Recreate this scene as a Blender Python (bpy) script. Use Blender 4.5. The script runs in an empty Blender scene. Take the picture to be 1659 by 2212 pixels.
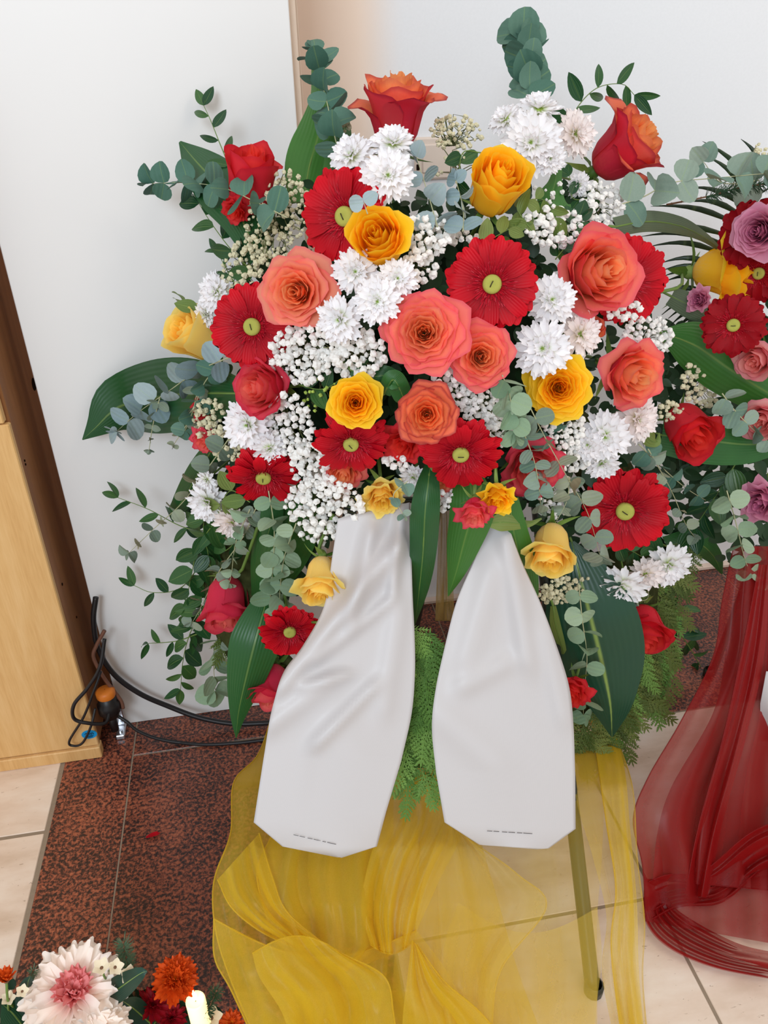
import bpy, math, random
import numpy as np
from mathutils import Vector, Matrix

# ------------------------------------------------------------------ camera, world, lights, exposure
S = bpy.context.scene
COL = S.collection
IW, IH, FPX = 1659.0, 2212.0, 1700.0
CAM = Vector((0.0, -1.48, 1.35))
_p, _r, _y = (math.radians(a) for a in (29.9, -1.45, 9.2))
FW = Vector((math.sin(_y) * math.cos(_p), math.cos(_y) * math.cos(_p), -math.sin(_p)))
_rt = Vector((math.cos(_y), -math.sin(_y), 0.0)); _up = _rt.cross(FW)
RT = math.cos(_r) * _rt + math.sin(_r) * _up
UP = -math.sin(_r) * _rt + math.cos(_r) * _up
cam_data = bpy.data.cameras.new('camera')
cam_data.sensor_fit = 'VERTICAL'; cam_data.sensor_height = 36.0
cam_data.lens = FPX / IH * 36.0; cam_data.clip_start = 0.02
cam = bpy.data.objects.new('camera', cam_data); COL.objects.link(cam)
M = Matrix((RT, UP, -FW)).transposed().to_4x4(); M.translation = CAM
cam.matrix_world = M
S.camera = cam
S.cycles.diffuse_bounces = 8; S.cycles.max_bounces = 14; S.cycles.transparent_max_bounces = 24

world = bpy.data.worlds.new('room_light'); S.world = world; world.use_nodes = True
bg = world.node_tree.nodes['Background']
bg.inputs['Color'].default_value = (1.0, 0.965, 0.94, 1); bg.inputs['Strength'].default_value = 0.80

def area(name, loc, target, size, power, color):
    l = bpy.data.lights.new(name, 'AREA'); l.shape = 'SQUARE'; l.size = size; l.energy = power; l.color = color
    o = bpy.data.objects.new(name, l); COL.objects.link(o); o.location = loc
    o.rotation_euler = (Vector(target) - Vector(loc)).to_track_quat('-Z', 'Y').to_euler()
    return o
area('window_daylight', (-1.05, -3.7, 2.5), (0.2, -0.2, 0.7), 1.15, 64, (0.76, 0.89, 1.0))
area('ceiling_lamp', (1.5, -2.0, 2.9), (0.3, -0.3, 0.5), 0.8, 12, (1.0, 0.84, 0.66))
vs = S.view_settings
vs.view_transform = 'Standard'; vs.look = 'None'; vs.exposure = 0.0; vs.gamma = 1.0; vs.use_curve_mapping = False

# ------------------------------------------------------------------ helpers
rng = random.Random(7)
nrg = np.random.default_rng(7)

def ray(px, py):
    return FW + RT * ((px - IW / 2) / FPX) - UP * ((py - IH / 2) / FPX)
def P(px, py, Y):
    d = ray(px, py); return CAM + d * ((Y - CAM.y) / d.y)
def PZ(px, py, Z=0.0):
    d = ray(px, py); return CAM + d * ((Z - CAM.z) / d.z)
def mpp(p):                                   # metres per pixel at a point
    return (p - CAM).dot(FW) / FPX
def Yd(px, py):                               # front of the bouquet's dome
    u = (px - 930) / 600.0; v = (py - 780) / 640.0
    k = u * u * 0.38 + (v * v * 0.30 if v < 0 else v * v * 0.10)
    return -0.56 + min(k, 0.47)
def facing(p, ax, ay):
    return ((CAM - p).normalized() + RT * ax + UP * ay).normalized()
def frame(n, roll=0.0):
    n = n.normalized(); x = UP.cross(n)
    if x.length < 1e-3: x = RT.copy()
    x.normalize(); y = n.cross(x)
    c, s = math.cos(roll), math.sin(roll)
    return Matrix((x * c + y * s, y * c - x * s, n)).transposed()
def trs(loc, rot3, sc=1.0):
    m = (rot3 * sc).to_4x4(); m.translation = loc; return m
def axes(x, z):                               # x kept, z made square to it
    x = x.normalized(); y = z.cross(x)
    if y.length < 1e-4: y = UP.cross(x)
    y.normalize(); return Matrix((x, y, x.cross(y))).transposed()

def lin(c):
    out = []
    for v in c[:3]:
        v = v / 255.0; out.append(v / 12.92 if v <= 0.04045 else ((v + 0.055) / 1.055) ** 2.4)
    return (*out, 1.0)

class MB:
    def __init__(s): s.v = []; s.f = []; s.uv = []
    def add(s, vs, fs, uvs=None):
        b = len(s.v); s.v.extend(tuple(x) for x in vs); s.f.extend(tuple(i + b for i in f) for f in fs)
        s.uv.extend(uvs if uvs is not None else [(0.5, 0.5)] * len(vs))
    def grid(s, G, uv=None, flip=False):      # G[i][j] points
        n, m = len(G), len(G[0]); vs = [p for r in G for p in r]
        uvs = [q for r in uv for q in r] if uv is not None else [(j / (m - 1), i / (n - 1)) for i in range(n) for j in range(m)]
        fs = []
        for i in range(n - 1):
            for j in range(m - 1):
                a = i * m + j; q = (a, a + 1, a + m + 1, a + m)
                fs.append(q[::-1] if flip else q)
        s.add(vs, fs, uvs)
    def tube(s, pts, r, k=6, r1=None, cap=True):
        pts = [Vector(p) for p in pts]; n = len(pts); vs = []; prev = None
        for i, p in enumerate(pts):
            t = (pts[min(i + 1, n - 1)] - pts[max(i - 1, 0)])
            if t.length < 1e-9: t = Vector((0, 0, 1))
            t.normalize()
            if prev is None:
                prev = t.orthogonal()
            u = prev - t * prev.dot(t)
            if u.length < 1e-6: u = t.orthogonal()
            u.normalize(); w = t.cross(u); prev = u
            rr = r if r1 is None else r + (r1 - r) * i / max(1, n - 1)
            for j in range(k):
                a = 2 * math.pi * j / k; vs.append(p + u * (rr * math.cos(a)) + w * (rr * math.sin(a)))
        fs = [(i * k + j, i * k + (j + 1) % k, (i + 1) * k + (j + 1) % k, (i + 1) * k + j) for i in range(n - 1) for j in range(k)]
        if cap: fs += [tuple(range(k))[::-1], tuple((n - 1) * k + j for j in range(k))]
        uvs = [(j / k, i / max(1, n - 1)) for i in range(n) for j in range(k)]
        s.add(vs, fs, uvs)
    def lathe(s, prof, k=20, origin=Vector((0, 0, 0)), rot=None):
        vs = []
        for (r, z) in prof:
            for j in range(k):
                a = 2 * math.pi * j / k; q = Vector((r * math.cos(a), r * math.sin(a), z))
                vs.append((rot @ q if rot else q) + origin)
        n = len(prof)
        fs = [(i * k + j, i * k + (j + 1) % k, (i + 1) * k + (j + 1) % k, (i + 1) * k + j) for i in range(n - 1) for j in range(k)]
        s.add(vs, fs, [(j / k, i / (n - 1)) for i in range(n) for j in range(k)])
    def box(s, lo, hi, bev=0.002):
        (x0, y0, z0), (x1, y1, z1) = lo, hi; b = min(bev, (x1 - x0) / 3, (y1 - y0) / 3, (z1 - z0) / 3); vs = []; fs = []
        import itertools
        cx, cy, cz = (x0 + x1) / 2, (y0 + y1) / 2, (z0 + z1) / 2
        idx = {}
        for sx, sy, sz in itertools.product((-1, 1), repeat=3):
            X = x1 if sx > 0 else x0; Y = y1 if sy > 0 else y0; Z = z1 if sz > 0 else z0
            for k in range(3):
                q = [X - sx * b, Y - sy * b, Z - sz * b]; q[k] = (X, Y, Z)[k]
                idx[(sx, sy, sz, k)] = len(vs); vs.append(tuple(q))
        C = Vector((cx, cy, cz))
        def face(keys):
            ids = [idx[k] for k in keys]; ps = [Vector(vs[i]) for i in ids]
            n = (ps[1] - ps[0]).cross(ps[2] - ps[0]); m = sum(ps, Vector()) / len(ps)
            fs.append(tuple(ids) if n.dot(m - C) > 0 else tuple(ids[::-1]))
        for k in range(3):
            for sg in (-1, 1):
                o = [a for a in range(3) if a != k]; keys = []
                for (a, c) in ((-1, -1), (1, -1), (1, 1), (-1, 1)):
                    t = [0, 0, 0]; t[k] = sg; t[o[0]] = a; t[o[1]] = c; keys.append((*t, k))
                face(keys)
        for k in range(3):
            o = [a for a in range(3) if a != k]
            for a in (-1, 1):
                for c in (-1, 1):
                    t0 = [0] * 3; t0[o[0]] = a; t0[o[1]] = c; t1 = list(t0); t0[k] = -1; t1[k] = 1
                    face([(*t0, o[0]), (*t1, o[0]), (*t1, o[1]), (*t0, o[1])])
        for sx, sy, sz in itertools.product((-1, 1), repeat=3):
            face([(sx, sy, sz, 0), (sx, sy, sz, 1), (sx, sy, sz, 2)])
        s.add(vs, fs)
    def mesh(s, name, mat=None, smooth=True, origin=None):
        me = bpy.data.meshes.new(name)
        o = origin or Vector((0, 0, 0))
        me.from_pydata([(v[0] - o[0], v[1] - o[1], v[2] - o[2]) for v in s.v], [], s.f)
        uvl = me.uv_layers.new(name='UVMap')
        li = np.empty(len(me.loops), dtype=np.int32); me.loops.foreach_get('vertex_index', li)
        uvl.data.foreach_set('uv', np.asarray(s.uv, dtype=np.float32)[li].ravel())
        if smooth: me.polygons.foreach_set('use_smooth', [True] * len(me.polygons))
        if mat: me.materials.append(mat)
        me.update(); return me

_mc = {}
def withmat(me, mat):
    k = (me.name, mat.name)
    if k not in _mc:
        c = me.copy(); c.materials.clear(); c.materials.append(mat); _mc[k] = c
    return _mc[k]
def ob(name, me, parent=None, mx=None):
    o = bpy.data.objects.new(name, me); COL.objects.link(o)
    if parent is not None: o.parent = parent
    if mx is not None: o.matrix_basis = mx
    return o
def tag(o, label, cat, group=None, kind=None):
    o['label'] = label; o['category'] = cat
    if group: o['group'] = group
    if kind: o['kind'] = kind
    return o
def thing(name, loc, label, cat, group=None, mx=None):
    o = bpy.data.objects.new(name, None); COL.objects.link(o)
    o.empty_display_size = 0.02
    if mx is not None: o.matrix_basis = mx
    else: o.location = loc
    return tag(o, label, cat, group)
def part(name, mb, mat, parent, smooth=True, world_at=None):
    return ob(name, mb.mesh(name, mat, smooth, world_at), parent)
def struct(name, mb, mat, parent=None, smooth=False):
    o = ob(name, mb.mesh(name, mat, smooth), parent)
    if parent is None: o['kind'] = 'structure'
    return o

def spline(pts, n):                            # Catmull-Rom through tuples of any length
    A = np.array(pts, float)
    if len(A) == 2: return [tuple(A[0] + (A[1] - A[0]) * i / (n - 1)) for i in range(n)]
    E = np.vstack([2 * A[0] - A[1], A, 2 * A[-1] - A[-2]]); out = []
    seg = np.r_[0, np.cumsum(np.linalg.norm(np.diff(A[:, :2], axis=0), axis=1))]
    for i in range(n):
        s = seg[-1] * i / (n - 1); k = min(np.searchsorted(seg, s, 'right') - 1, len(A) - 2)
        t = (s - seg[k]) / max(1e-9, seg[k + 1] - seg[k]); p0, p1, p2, p3 = E[k:k + 4]
        out.append(tuple(0.5 * (2 * p1 + (p2 - p0) * t + (2 * p0 - 5 * p1 + 4 * p2 - p3) * t * t + (3 * p1 - p0 - 3 * p2 + p3) * t ** 3)))
    return out

# ------------------------------------------------------------------ materials
class NT:
    def __init__(s, name):
        s.m = bpy.data.materials.new(name); s.m.use_nodes = True; s.t = s.m.node_tree; s.t.nodes.clear()
        s.out = s.n('ShaderNodeOutputMaterial')
    def n(s, typ, **kw):
        x = s.t.nodes.new(typ)
        for k, v in kw.items(): setattr(x, k, v)
        return x
    def put(s, sock, v):
        if hasattr(v, 'is_output'): s.t.links.new(v, sock)
        elif v is not None: sock.default_value = v
    def math(s, op, a, b=0.0, clamp=False):
        x = s.n('ShaderNodeMath', operation=op); x.use_clamp = clamp; s.put(x.inputs[0], a); s.put(x.inputs[1], b); return x.outputs[0]
    def mix(s, f, a, b):
        x = s.n('ShaderNodeMix', data_type='RGBA'); s.put(x.inputs[0], f); s.put(x.inputs[6], a); s.put(x.inputs[7], b); return x.outputs[2]
    def ss(s, v, lo, hi):
        x = s.n('ShaderNodeMapRange', interpolation_type='SMOOTHSTEP'); s.put(x.inputs[0], v); x.inputs[1].default_value = lo; x.inputs[2].default_value = hi; return x.outputs[0]
    def ramp(s, v, stops, interp='LINEAR'):
        x = s.n('ShaderNodeValToRGB'); cr = x.color_ramp; cr.interpolation = interp
        while len(cr.elements) < len(stops): cr.elements.new(0.5)
        for e, (p, c) in zip(cr.elements, stops): e.position = p; e.color = c
        s.put(x.inputs[0], v); return x.outputs[0]
    def uv(s):
        x = s.n('ShaderNodeUVMap'); y = s.n('ShaderNodeSeparateXYZ'); s.t.links.new(x.outputs[0], y.inputs[0]); return x.outputs[0], y.outputs[0], y.outputs[1]
    def noise(s, scale, detail=3, vec=None, stretch=None, rough=0.5, dist=0.0):
        if vec is None: vec = s.n('ShaderNodeTexCoord').outputs['Object']
        if stretch:
            mp = s.n('ShaderNodeMapping'); s.t.links.new(vec, mp.inputs[0]); mp.inputs['Scale'].default_value = stretch; vec = mp.outputs[0]
        x = s.n('ShaderNodeTexNoise'); s.t.links.new(vec, x.inputs['Vector']); x.inputs['Scale'].default_value = scale
        x.inputs['Detail'].default_value = detail; x.inputs['Roughness'].default_value = rough; x.inputs['Distortion'].default_value = dist
        return x.outputs['Fac']
    def rand(s): return s.n('ShaderNodeObjectInfo').outputs['Random']
    def bump(s, h, strength=0.3, dist=0.002):
        x = s.n('ShaderNodeBump'); s.put(x.inputs['Height'], h); x.inputs['Strength'].default_value = strength; x.inputs['Distance'].default_value = dist; return x.outputs[0]
    def bsdf(s, col, rough=0.5, spec=0.3, normal=None, metal=0.0, trans=0.0, tcol=None, **kw):
        b = s.n('ShaderNodeBsdfPrincipled'); s.put(b.inputs['Base Color'], col); s.put(b.inputs['Roughness'], rough)
        b.inputs['Specular IOR Level'].default_value = spec; b.inputs['Metallic'].default_value = metal
        if normal: s.t.links.new(normal, b.inputs['Normal'])
        for k, v in kw.items(): s.put(b.inputs[k.replace('_', ' ')], v)
        o = b.outputs[0]
        if trans:
            t = s.n('ShaderNodeBsdfTranslucent'); s.put(t.inputs[0], tcol if tcol is not None else col)
            if normal: s.t.links.new(normal, t.inputs['Normal'])
            x = s.n('ShaderNodeMixShader'); x.inputs[0].default_value = trans
            s.t.links.new(o, x.inputs[1]); s.t.links.new(t.outputs[0], x.inputs[2]); o = x.outputs[0]
        s.t.links.new(o, s.out.inputs[0]); return s.m

def m_plain(name, c, rough=0.5, spec=0.3, metal=0.0, var=0.06, scale=40, trans=0.0, bump=0.0):
    t = NT(name); c0 = lin(c); f = t.noise(scale, 2)
    c1 = tuple(max(0, v * (1 - var * 2)) for v in c0[:3]) + (1,); c2 = tuple(min(1, v * (1 + var * 2)) for v in c0[:3]) + (1,)
    return t.bsdf(t.mix(f, c1, c2), rough, spec, t.bump(f, bump, 0.001) if bump else None, metal, trans)

def m_rose(name, fin, fout, back, edge, backbase=None):
    t = NT(name); _, u, w = t.uv()            # u along the petal, w how far inside the flower
    vein = t.noise(30, 3, stretch=(1, 1, 0.35))
    k = t.math('MULTIPLY', u, t.math('SUBTRACT', 1.12, t.math('MULTIPLY', w, 0.8)))
    k = t.math('ADD', k, t.math('MULTIPLY', t.math('SUBTRACT', vein, 0.5), 0.35))
    front = t.mix(t.ss(k, 0.3, 1.0), lin(fin), lin(fout)); inw = t.ss(w, 0.12, 0.6)
    bk = t.mix(t.ss(t.math('ADD', u, t.math('MULTIPLY', t.math('SUBTRACT', vein, 0.5), 0.5)), 0.05, 0.55), lin(backbase or back), lin(back)); bk = t.mix(t.math('MULTIPLY', inw, 0.85), bk, front)
    g = t.n('ShaderNodeNewGeometry'); c = t.mix(g.outputs['Backfacing'], front, bk)
    e = t.math('MULTIPLY', t.ss(u, 0.9, 1.0), t.math('SUBTRACT', 0.75, t.math('MULTIPLY', w, 0.6)))
    c = t.mix(e, c, lin(edge))
    hs = t.n('ShaderNodeHueSaturation'); t.put(hs.inputs['Value'], t.math('ADD', 0.9, t.math('MULTIPLY', t.rand(), 0.2))); t.put(hs.inputs['Color'], c)
    return t.bsdf(hs.outputs[0], 0.55, 0.22, t.bump(vein, 0.08, 0.001), trans=0.36)

MAT = {}
MAT['coral'] = m_rose('rose_coral', (255, 192, 128), (255, 130, 118), (238, 84, 108), (234, 92, 112), (246, 146, 122))
MAT['peach'] = m_rose('rose_peach', (255, 198, 136), (255, 162, 134), (246, 108, 122), (246, 122, 126), (250, 172, 150))
MAT['orange_red'] = m_rose('rose_orange_red', (255, 184, 110), (255, 126, 92), (216, 50, 74), (150, 24, 56), (228, 74, 80))
MAT['pink_red'] = m_rose('rose_pink_red', (250, 140, 120), (240, 84, 104), (230, 58, 90), (206, 36, 70), (238, 100, 110))
MAT['red'] = m_rose('rose_red', (246, 84, 66), (238, 58, 64), (226, 44, 62), (200, 28, 52), (232, 76, 76))
MAT['yellow'] = m_rose('rose_yellow', (255, 196, 14), (255, 212, 36), (255, 212, 50), (255, 216, 70), (246, 214, 110))
MAT['pale_yellow'] = m_rose('rose_pale_yellow', (255, 212, 74), (255, 230, 120), (255, 230, 128), (252, 234, 150), (250, 238, 180))
MAT['mauve'] = m_rose('rose_mauve', (210, 120, 160), (232, 156, 184), (234, 160, 190), (236, 172, 196))
MAT['blush'] = m_rose('rose_blush', (244, 164, 150), (244, 172, 170), (240, 160, 170), (236, 140, 160), (244, 206, 180))

def m_gerbera():
    t = NT('gerbera_petal'); _, u, w = t.uv()
    groove = t.math('SINE', t.math('MULTIPLY', w, 34.0))
    c = t.mix(t.ss(u, 0.0, 1.0), lin((160, 4, 26)), lin((204, 8, 30)))
    hs = t.n('ShaderNodeHueSaturation'); t.put(hs.inputs['Value'], t.math('ADD', 0.86, t.math('MULTIPLY', t.rand(), 0.26))); t.put(hs.inputs['Color'], c)
    return t.bsdf(hs.outputs[0], 0.5, 0.18, t.bump(groove, 0.22, 0.001), trans=0.14)
MAT['gerbera'] = m_gerbera()
MAT['gerbera_inner'] = m_plain('gerbera_inner_florets', (178, 16, 38), 0.6, 0.15, var=0.3, scale=400)
MAT['gerbera_tip'] = m_plain('gerbera_floret_tips', (214, 70, 84), 0.6, 0.15, var=0.2, scale=400)
MAT['gerbera_dark'] = m_plain('gerbera_petal_dark', (150, 4, 20), 0.55, 0.15, var=0.12, trans=0.1)
MAT['disc'] = m_plain('gerbera_disc', (188, 190, 92), 0.6, 0.2, var=0.25, scale=600, bump=0.6)
MAT['wire'] = m_plain('florist_wire', (58, 50, 38), 0.4, 0.4, 0.3)

def m_mum(name, base, tip, trans=0.18):
    t = NT(name); _, u, w = t.uv()
    c = t.mix(t.ss(u, 0.0, 0.55), lin(base), lin(tip))
    rid = t.math('SINE', t.math('MULTIPLY', w, 22.0))
    hs = t.n('ShaderNodeHueSaturation'); t.put(hs.inputs['Value'], t.math('ADD', 0.94, t.math('MULTIPLY', t.rand(), 0.1))); t.put(hs.inputs['Color'], c)
    return t.bsdf(hs.outputs[0], 0.5, 0.2, t.bump(rid, 0.1, 0.0006), trans=trans)
MAT['white'] = m_mum('mum_white', (226, 234, 190), (250, 248, 250))
MAT['cream_white'] = m_mum('mum_cream_white', (238, 226, 200), (250, 242, 240))
MAT['pink_white'] = m_mum('mum_pink_white', (250, 206, 196), (255, 246, 238))
MAT['rose_tint'] = m_mum('mum_rose_tint', (200, 40, 60), (246, 160, 160))
MAT['orange'] = m_mum('mum_orange', (236, 150, 30), (222, 86, 24), 0.1)
MAT['burgundy'] = m_mum('burgundy_petal', (100, 6, 16), (150, 14, 30), 0.08)
MAT['mum_center'] = m_plain('mum_center', (188, 216, 100), 0.6, 0.2, var=0.2, scale=500, bump=0.5)
MAT['breath'] = m_plain('breath_white', (252, 250, 246), 0.6, 0.2, var=0.03, scale=300, trans=0.15)
MAT['breath_cream'] = m_plain('breath_cream', (226, 220, 186), 0.6, 0.2, var=0.08, scale=300, trans=0.12)
MAT['breath_stem'] = m_plain('breath_stem', (122, 132, 84), 0.6, 0.2)
MAT['wax'] = m_plain('wax_flower', (244, 232, 204), 0.5, 0.25, var=0.05, trans=0.15)

def m_leaf(name, a, b, c, rough=0.42, spec=0.35, trans=0.1, vein=0.0, veins=26.0, under=None):
    t = NT(name); _, u, w = t.uv(); n = t.noise(18, 3)
    k = t.math('ADD', t.math('MULTIPLY', t.rand(), 0.75), t.math('MULTIPLY', n, 0.25))
    col = t.ramp(k, [(0.1, lin(a)), (0.5, lin(b)), (0.9, lin(c))])
    rib = t.math('SINE', t.math('MULTIPLY', w, veins * math.pi))
    mid = t.math('SUBTRACT', 1.0, t.ss(t.math('ABSOLUTE', t.math('SUBTRACT', w, 0.5)), 0.0, 0.035))
    col = t.mix(t.math('MULTIPLY', mid, vein), col, lin((150, 176, 92)))
    if under:
        g = t.n('ShaderNodeNewGeometry'); col = t.mix(g.outputs['Backfacing'], col, lin(under))
    h = t.math('ADD', t.math('MULTIPLY', rib, 0.5), t.math('MULTIPLY', n, 0.4))
    return t.bsdf(col, rough, spec, t.bump(h, 0.22, 0.0012), trans=trans)
MAT['aspidistra'] = m_leaf('aspidistra_leaf', (26, 74, 36), (34, 88, 42), (48, 104, 46), 0.38, 0.42, 0.1, 0.35, 30)
MAT['aspidistra_bright'] = m_leaf('aspidistra_light_leaf', (44, 100, 36), (58, 112, 44), (70, 122, 48), 0.4, 0.4, 0.14, 0.3, 26)  # brighter, yellower green than the plain aspidistra
MAT['aspidistra_blue'] = m_leaf('aspidistra_dark_leaf', (20, 58, 50), (26, 68, 52), (34, 80, 50), 0.34, 0.45, 0.08, 0.9, 30)
MAT['aspidistra_dull'] = m_leaf('aspidistra_underside', (84, 100, 76), (92, 108, 84), (102, 118, 92), 0.5, 0.3, 0.12, 0.2, 22)
MAT['euc'] = m_leaf('eucalyptus_leaf', (98, 128, 114), (122, 148, 134), (150, 166, 152), 0.6, 0.2, 0.08, 0.25, 10, (140, 156, 132))
MAT['euc_blue'] = m_leaf('eucalyptus_blue_leaf', (122, 146, 152), (146, 168, 174), (168, 184, 186), 0.6, 0.2, 0.08, 0.2, 10, (150, 168, 166))
MAT['euc_grey'] = m_leaf('eucalyptus_grey_leaf', (110, 128, 112), (138, 154, 138), (160, 166, 140), 0.62, 0.2, 0.08, 0.25, 10, (156, 152, 122))
MAT['euc_green'] = m_leaf('eucalyptus_green_leaf', (116, 146, 116), (136, 162, 132), (160, 180, 152), 0.6, 0.2, 0.1, 0.2, 10)
MAT['euc_deep'] = m_leaf('eucalyptus_deep_leaf', (66, 104, 90), (80, 118, 102), (98, 132, 116), 0.58, 0.22, 0.08, 0.25, 10)
MAT['ruscus'] = m_leaf('ruscus_leaf', (26, 68, 40), (40, 86, 42), (64, 104, 50), 0.36, 0.42, 0.12, 0.3, 12)
MAT['ruscus_light'] = m_leaf('olive_leaf', (92, 118, 56), (112, 134, 66), (132, 148, 80), 0.42, 0.35, 0.15, 0.4, 12)
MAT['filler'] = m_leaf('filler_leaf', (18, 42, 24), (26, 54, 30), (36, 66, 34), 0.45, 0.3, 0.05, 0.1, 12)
MAT['palm'] = m_leaf('palm_leaflet', (20, 40, 22), (28, 50, 26), (36, 58, 30), 0.4, 0.35, 0.05, 0.1, 6)
MAT['thuja'] = m_leaf('thuja_frond', (84, 124, 52), (110, 152, 68), (140, 176, 88), 0.5, 0.25, 0.1, 0.0, 6)
MAT['thuja_dark'] = m_leaf('thuja_dark_frond', (78, 98, 42), (98, 116, 54), (122, 134, 66), 0.5, 0.25, 0.08, 0.0, 6)
MAT['needle'] = m_leaf('spruce_needle', (46, 74, 52), (66, 96, 72), (96, 122, 96), 0.5, 0.25, 0.05, 0.0, 6)
MAT['stem'] = m_plain('green_stem', (104, 132, 62), 0.5, 0.3)
MAT['stem_pale'] = m_plain('pale_stem', (176, 178, 140), 0.55, 0.25)
MAT['stem_brown'] = m_plain('brown_stem', (116, 84, 62), 0.6, 0.2)
MAT['sepal'] = m_leaf('sepal', (70, 106, 40), (96, 130, 52), (136, 162, 82), 0.5, 0.3, 0.12, 0.0, 6)
MAT['foam'] = m_plain('moss_foam', (22, 36, 22), 0.9, 0.05, var=0.4, scale=60, bump=0.5)
# ------------------------------------------------------------------ the setting
def m_granite():
    t = NT('granite'); tc = t.n('ShaderNodeTexCoord').outputs['Object']
    n1 = t.noise(150, 4, tc, rough=0.68, dist=0.35); n2 = t.noise(9, 2, tc); n3 = t.noise(300, 2, tc)
    k = t.math('ADD', n1, t.math('MULTIPLY', t.math('SUBTRACT', n2, 0.5), 0.22))
    c = t.ramp(k, [(0.36, lin((44, 32, 32))), (0.46, lin((70, 46, 42))), (0.52, lin((136, 74, 56))), (0.66, lin((184, 108, 78)))])
    c = t.mix(t.math('MULTIPLY', t.ss(n3, 0.55, 0.75), 0.35), c, lin((96, 82, 78)))
    hs = t.n('ShaderNodeHueSaturation'); t.put(hs.inputs['Value'], t.math('ADD', 0.85, t.math('MULTIPLY', t.rand(), 0.2))); t.put(hs.inputs['Color'], c)
    return t.bsdf(hs.outputs[0], 0.3, 0.4)
def m_travertine():
    t = NT('travertine'); tc = t.n('ShaderNodeTexCoord').outputs['Object']
    n1 = t.noise(5, 5, tc, stretch=(1, 2.6, 1), rough=0.6); n2 = t.noise(60, 3, tc, stretch=(1, 2.2, 1), rough=0.7, dist=0.6)
    c = t.ramp(n1, [(0.3, lin((212, 188, 166))), (0.5, lin((230, 210, 192))), (0.7, lin((240, 226, 212)))])
    pit = t.ss(n2, 0.66, 0.72); c = t.mix(t.math('MULTIPLY', pit, 0.5), c, lin((140, 112, 88)))
    return t.bsdf(c, 0.42, 0.3, t.bump(t.math('MULTIPLY', pit, -1.0), 0.4, 0.002))
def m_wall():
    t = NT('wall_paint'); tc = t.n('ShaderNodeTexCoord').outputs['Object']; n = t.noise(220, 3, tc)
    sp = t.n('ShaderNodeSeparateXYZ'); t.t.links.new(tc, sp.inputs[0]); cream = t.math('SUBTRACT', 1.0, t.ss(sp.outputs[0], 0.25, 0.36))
    c = t.mix(n, lin((232, 235, 239)), lin((238, 241, 245)))       # the panel's soft warm shadow, put into the wall's left colour as cream
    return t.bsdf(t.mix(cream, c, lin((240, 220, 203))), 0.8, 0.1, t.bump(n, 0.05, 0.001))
def m_wood(name, a, b, c):
    t = NT(name); tc = t.n('ShaderNodeTexCoord').outputs['Object']
    n1 = t.noise(7, 4, tc, stretch=(6, 6, 0.5), dist=0.4); n2 = t.noise(60, 3, tc, stretch=(5, 5, 0.35))
    k = t.math('ADD', t.math('MULTIPLY', n1, 0.65), t.math('MULTIPLY', n2, 0.35))
    return t.bsdf(t.ramp(k, [(0.3, lin(a)), (0.5, lin(b)), (0.7, lin(c))]), 0.42, 0.3, t.bump(n2, 0.06, 0.001))
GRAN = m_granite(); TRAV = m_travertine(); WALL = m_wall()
BEECH = m_wood('beech_wood', (206, 158, 98), (220, 176, 116), (228, 188, 132))
SHADED_BEECH = m_wood('shaded_side_wood', (128, 84, 52), (146, 98, 60), (160, 110, 70))  # beech side in shadow, the shade put into darker wood colours
GROUT = m_plain('grout', (150, 134, 116), 0.9, 0.1, scale=120)
PANEL = m_plain('panel_laminate', (232, 231, 230), 0.38, 0.3, var=0.008, scale=6)
EDGE = m_plain('panel_edge_band', (222, 200, 180), 0.5, 0.3, var=0.02)

XG, XR, YB = -0.52, 0.13, 0.31
b = MB(); b.box((-1.6, -1.6, -0.05), (2.4, YB, -0.0015), 0.001)
floor = struct('floor', b, GROUT)
def slab(name, x0, x1, y0, y1, mat, g=0.0016):
    b = MB(); b.box((x0 + g, y0 + g, -0.02), (x1 - g, y1 - g, 0.0), 0.0012)
    part(name, b, mat, floor, smooth=False)
slab('granite_slab', XG, -0.37, -1.6, YB, GRAN)
slab('granite_slab', -0.37, XR, -1.6, -0.13, GRAN)
slab('granite_slab', -0.37, 0.42, -0.13, YB, GRAN)
slab('granite_slab', 0.42, 1.3, -0.238, YB, GRAN)
slab('granite_slab', 1.3, 2.4, -0.238, YB, GRAN)
slab('granite_slab', XR, 0.42, -0.238, -0.13, GRAN)
for (x0, x1) in ((-1.12, XG - 0.004), (-1.6, -1.12)):
    for (y0, y1) in ((-0.305, YB), (-0.78, -0.305), (-1.25, -0.78)):
        slab('travertine_tile', x0, x1, y0, y1, TRAV, 0.004)
for (x0, x1) in ((XR, 0.62), (0.62, 1.12), (1.12, 1.7)):
    for (y0, y1) in ((-0.67, -0.238), (-1.15, -0.67), (-1.6, -1.15)):
        slab('travertine_tile', x0, x1, y0, y1, TRAV, 0.003)
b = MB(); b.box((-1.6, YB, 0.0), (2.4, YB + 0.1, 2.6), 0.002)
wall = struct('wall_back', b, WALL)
b = MB(); b.box((-0.9, YB - 0.02, 0.0), (2.4, YB, 0.012), 0.002)
struct('baseboard_back', b, m_plain('stone_skirting', (224, 204, 190), 0.5, 0.3))

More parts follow.
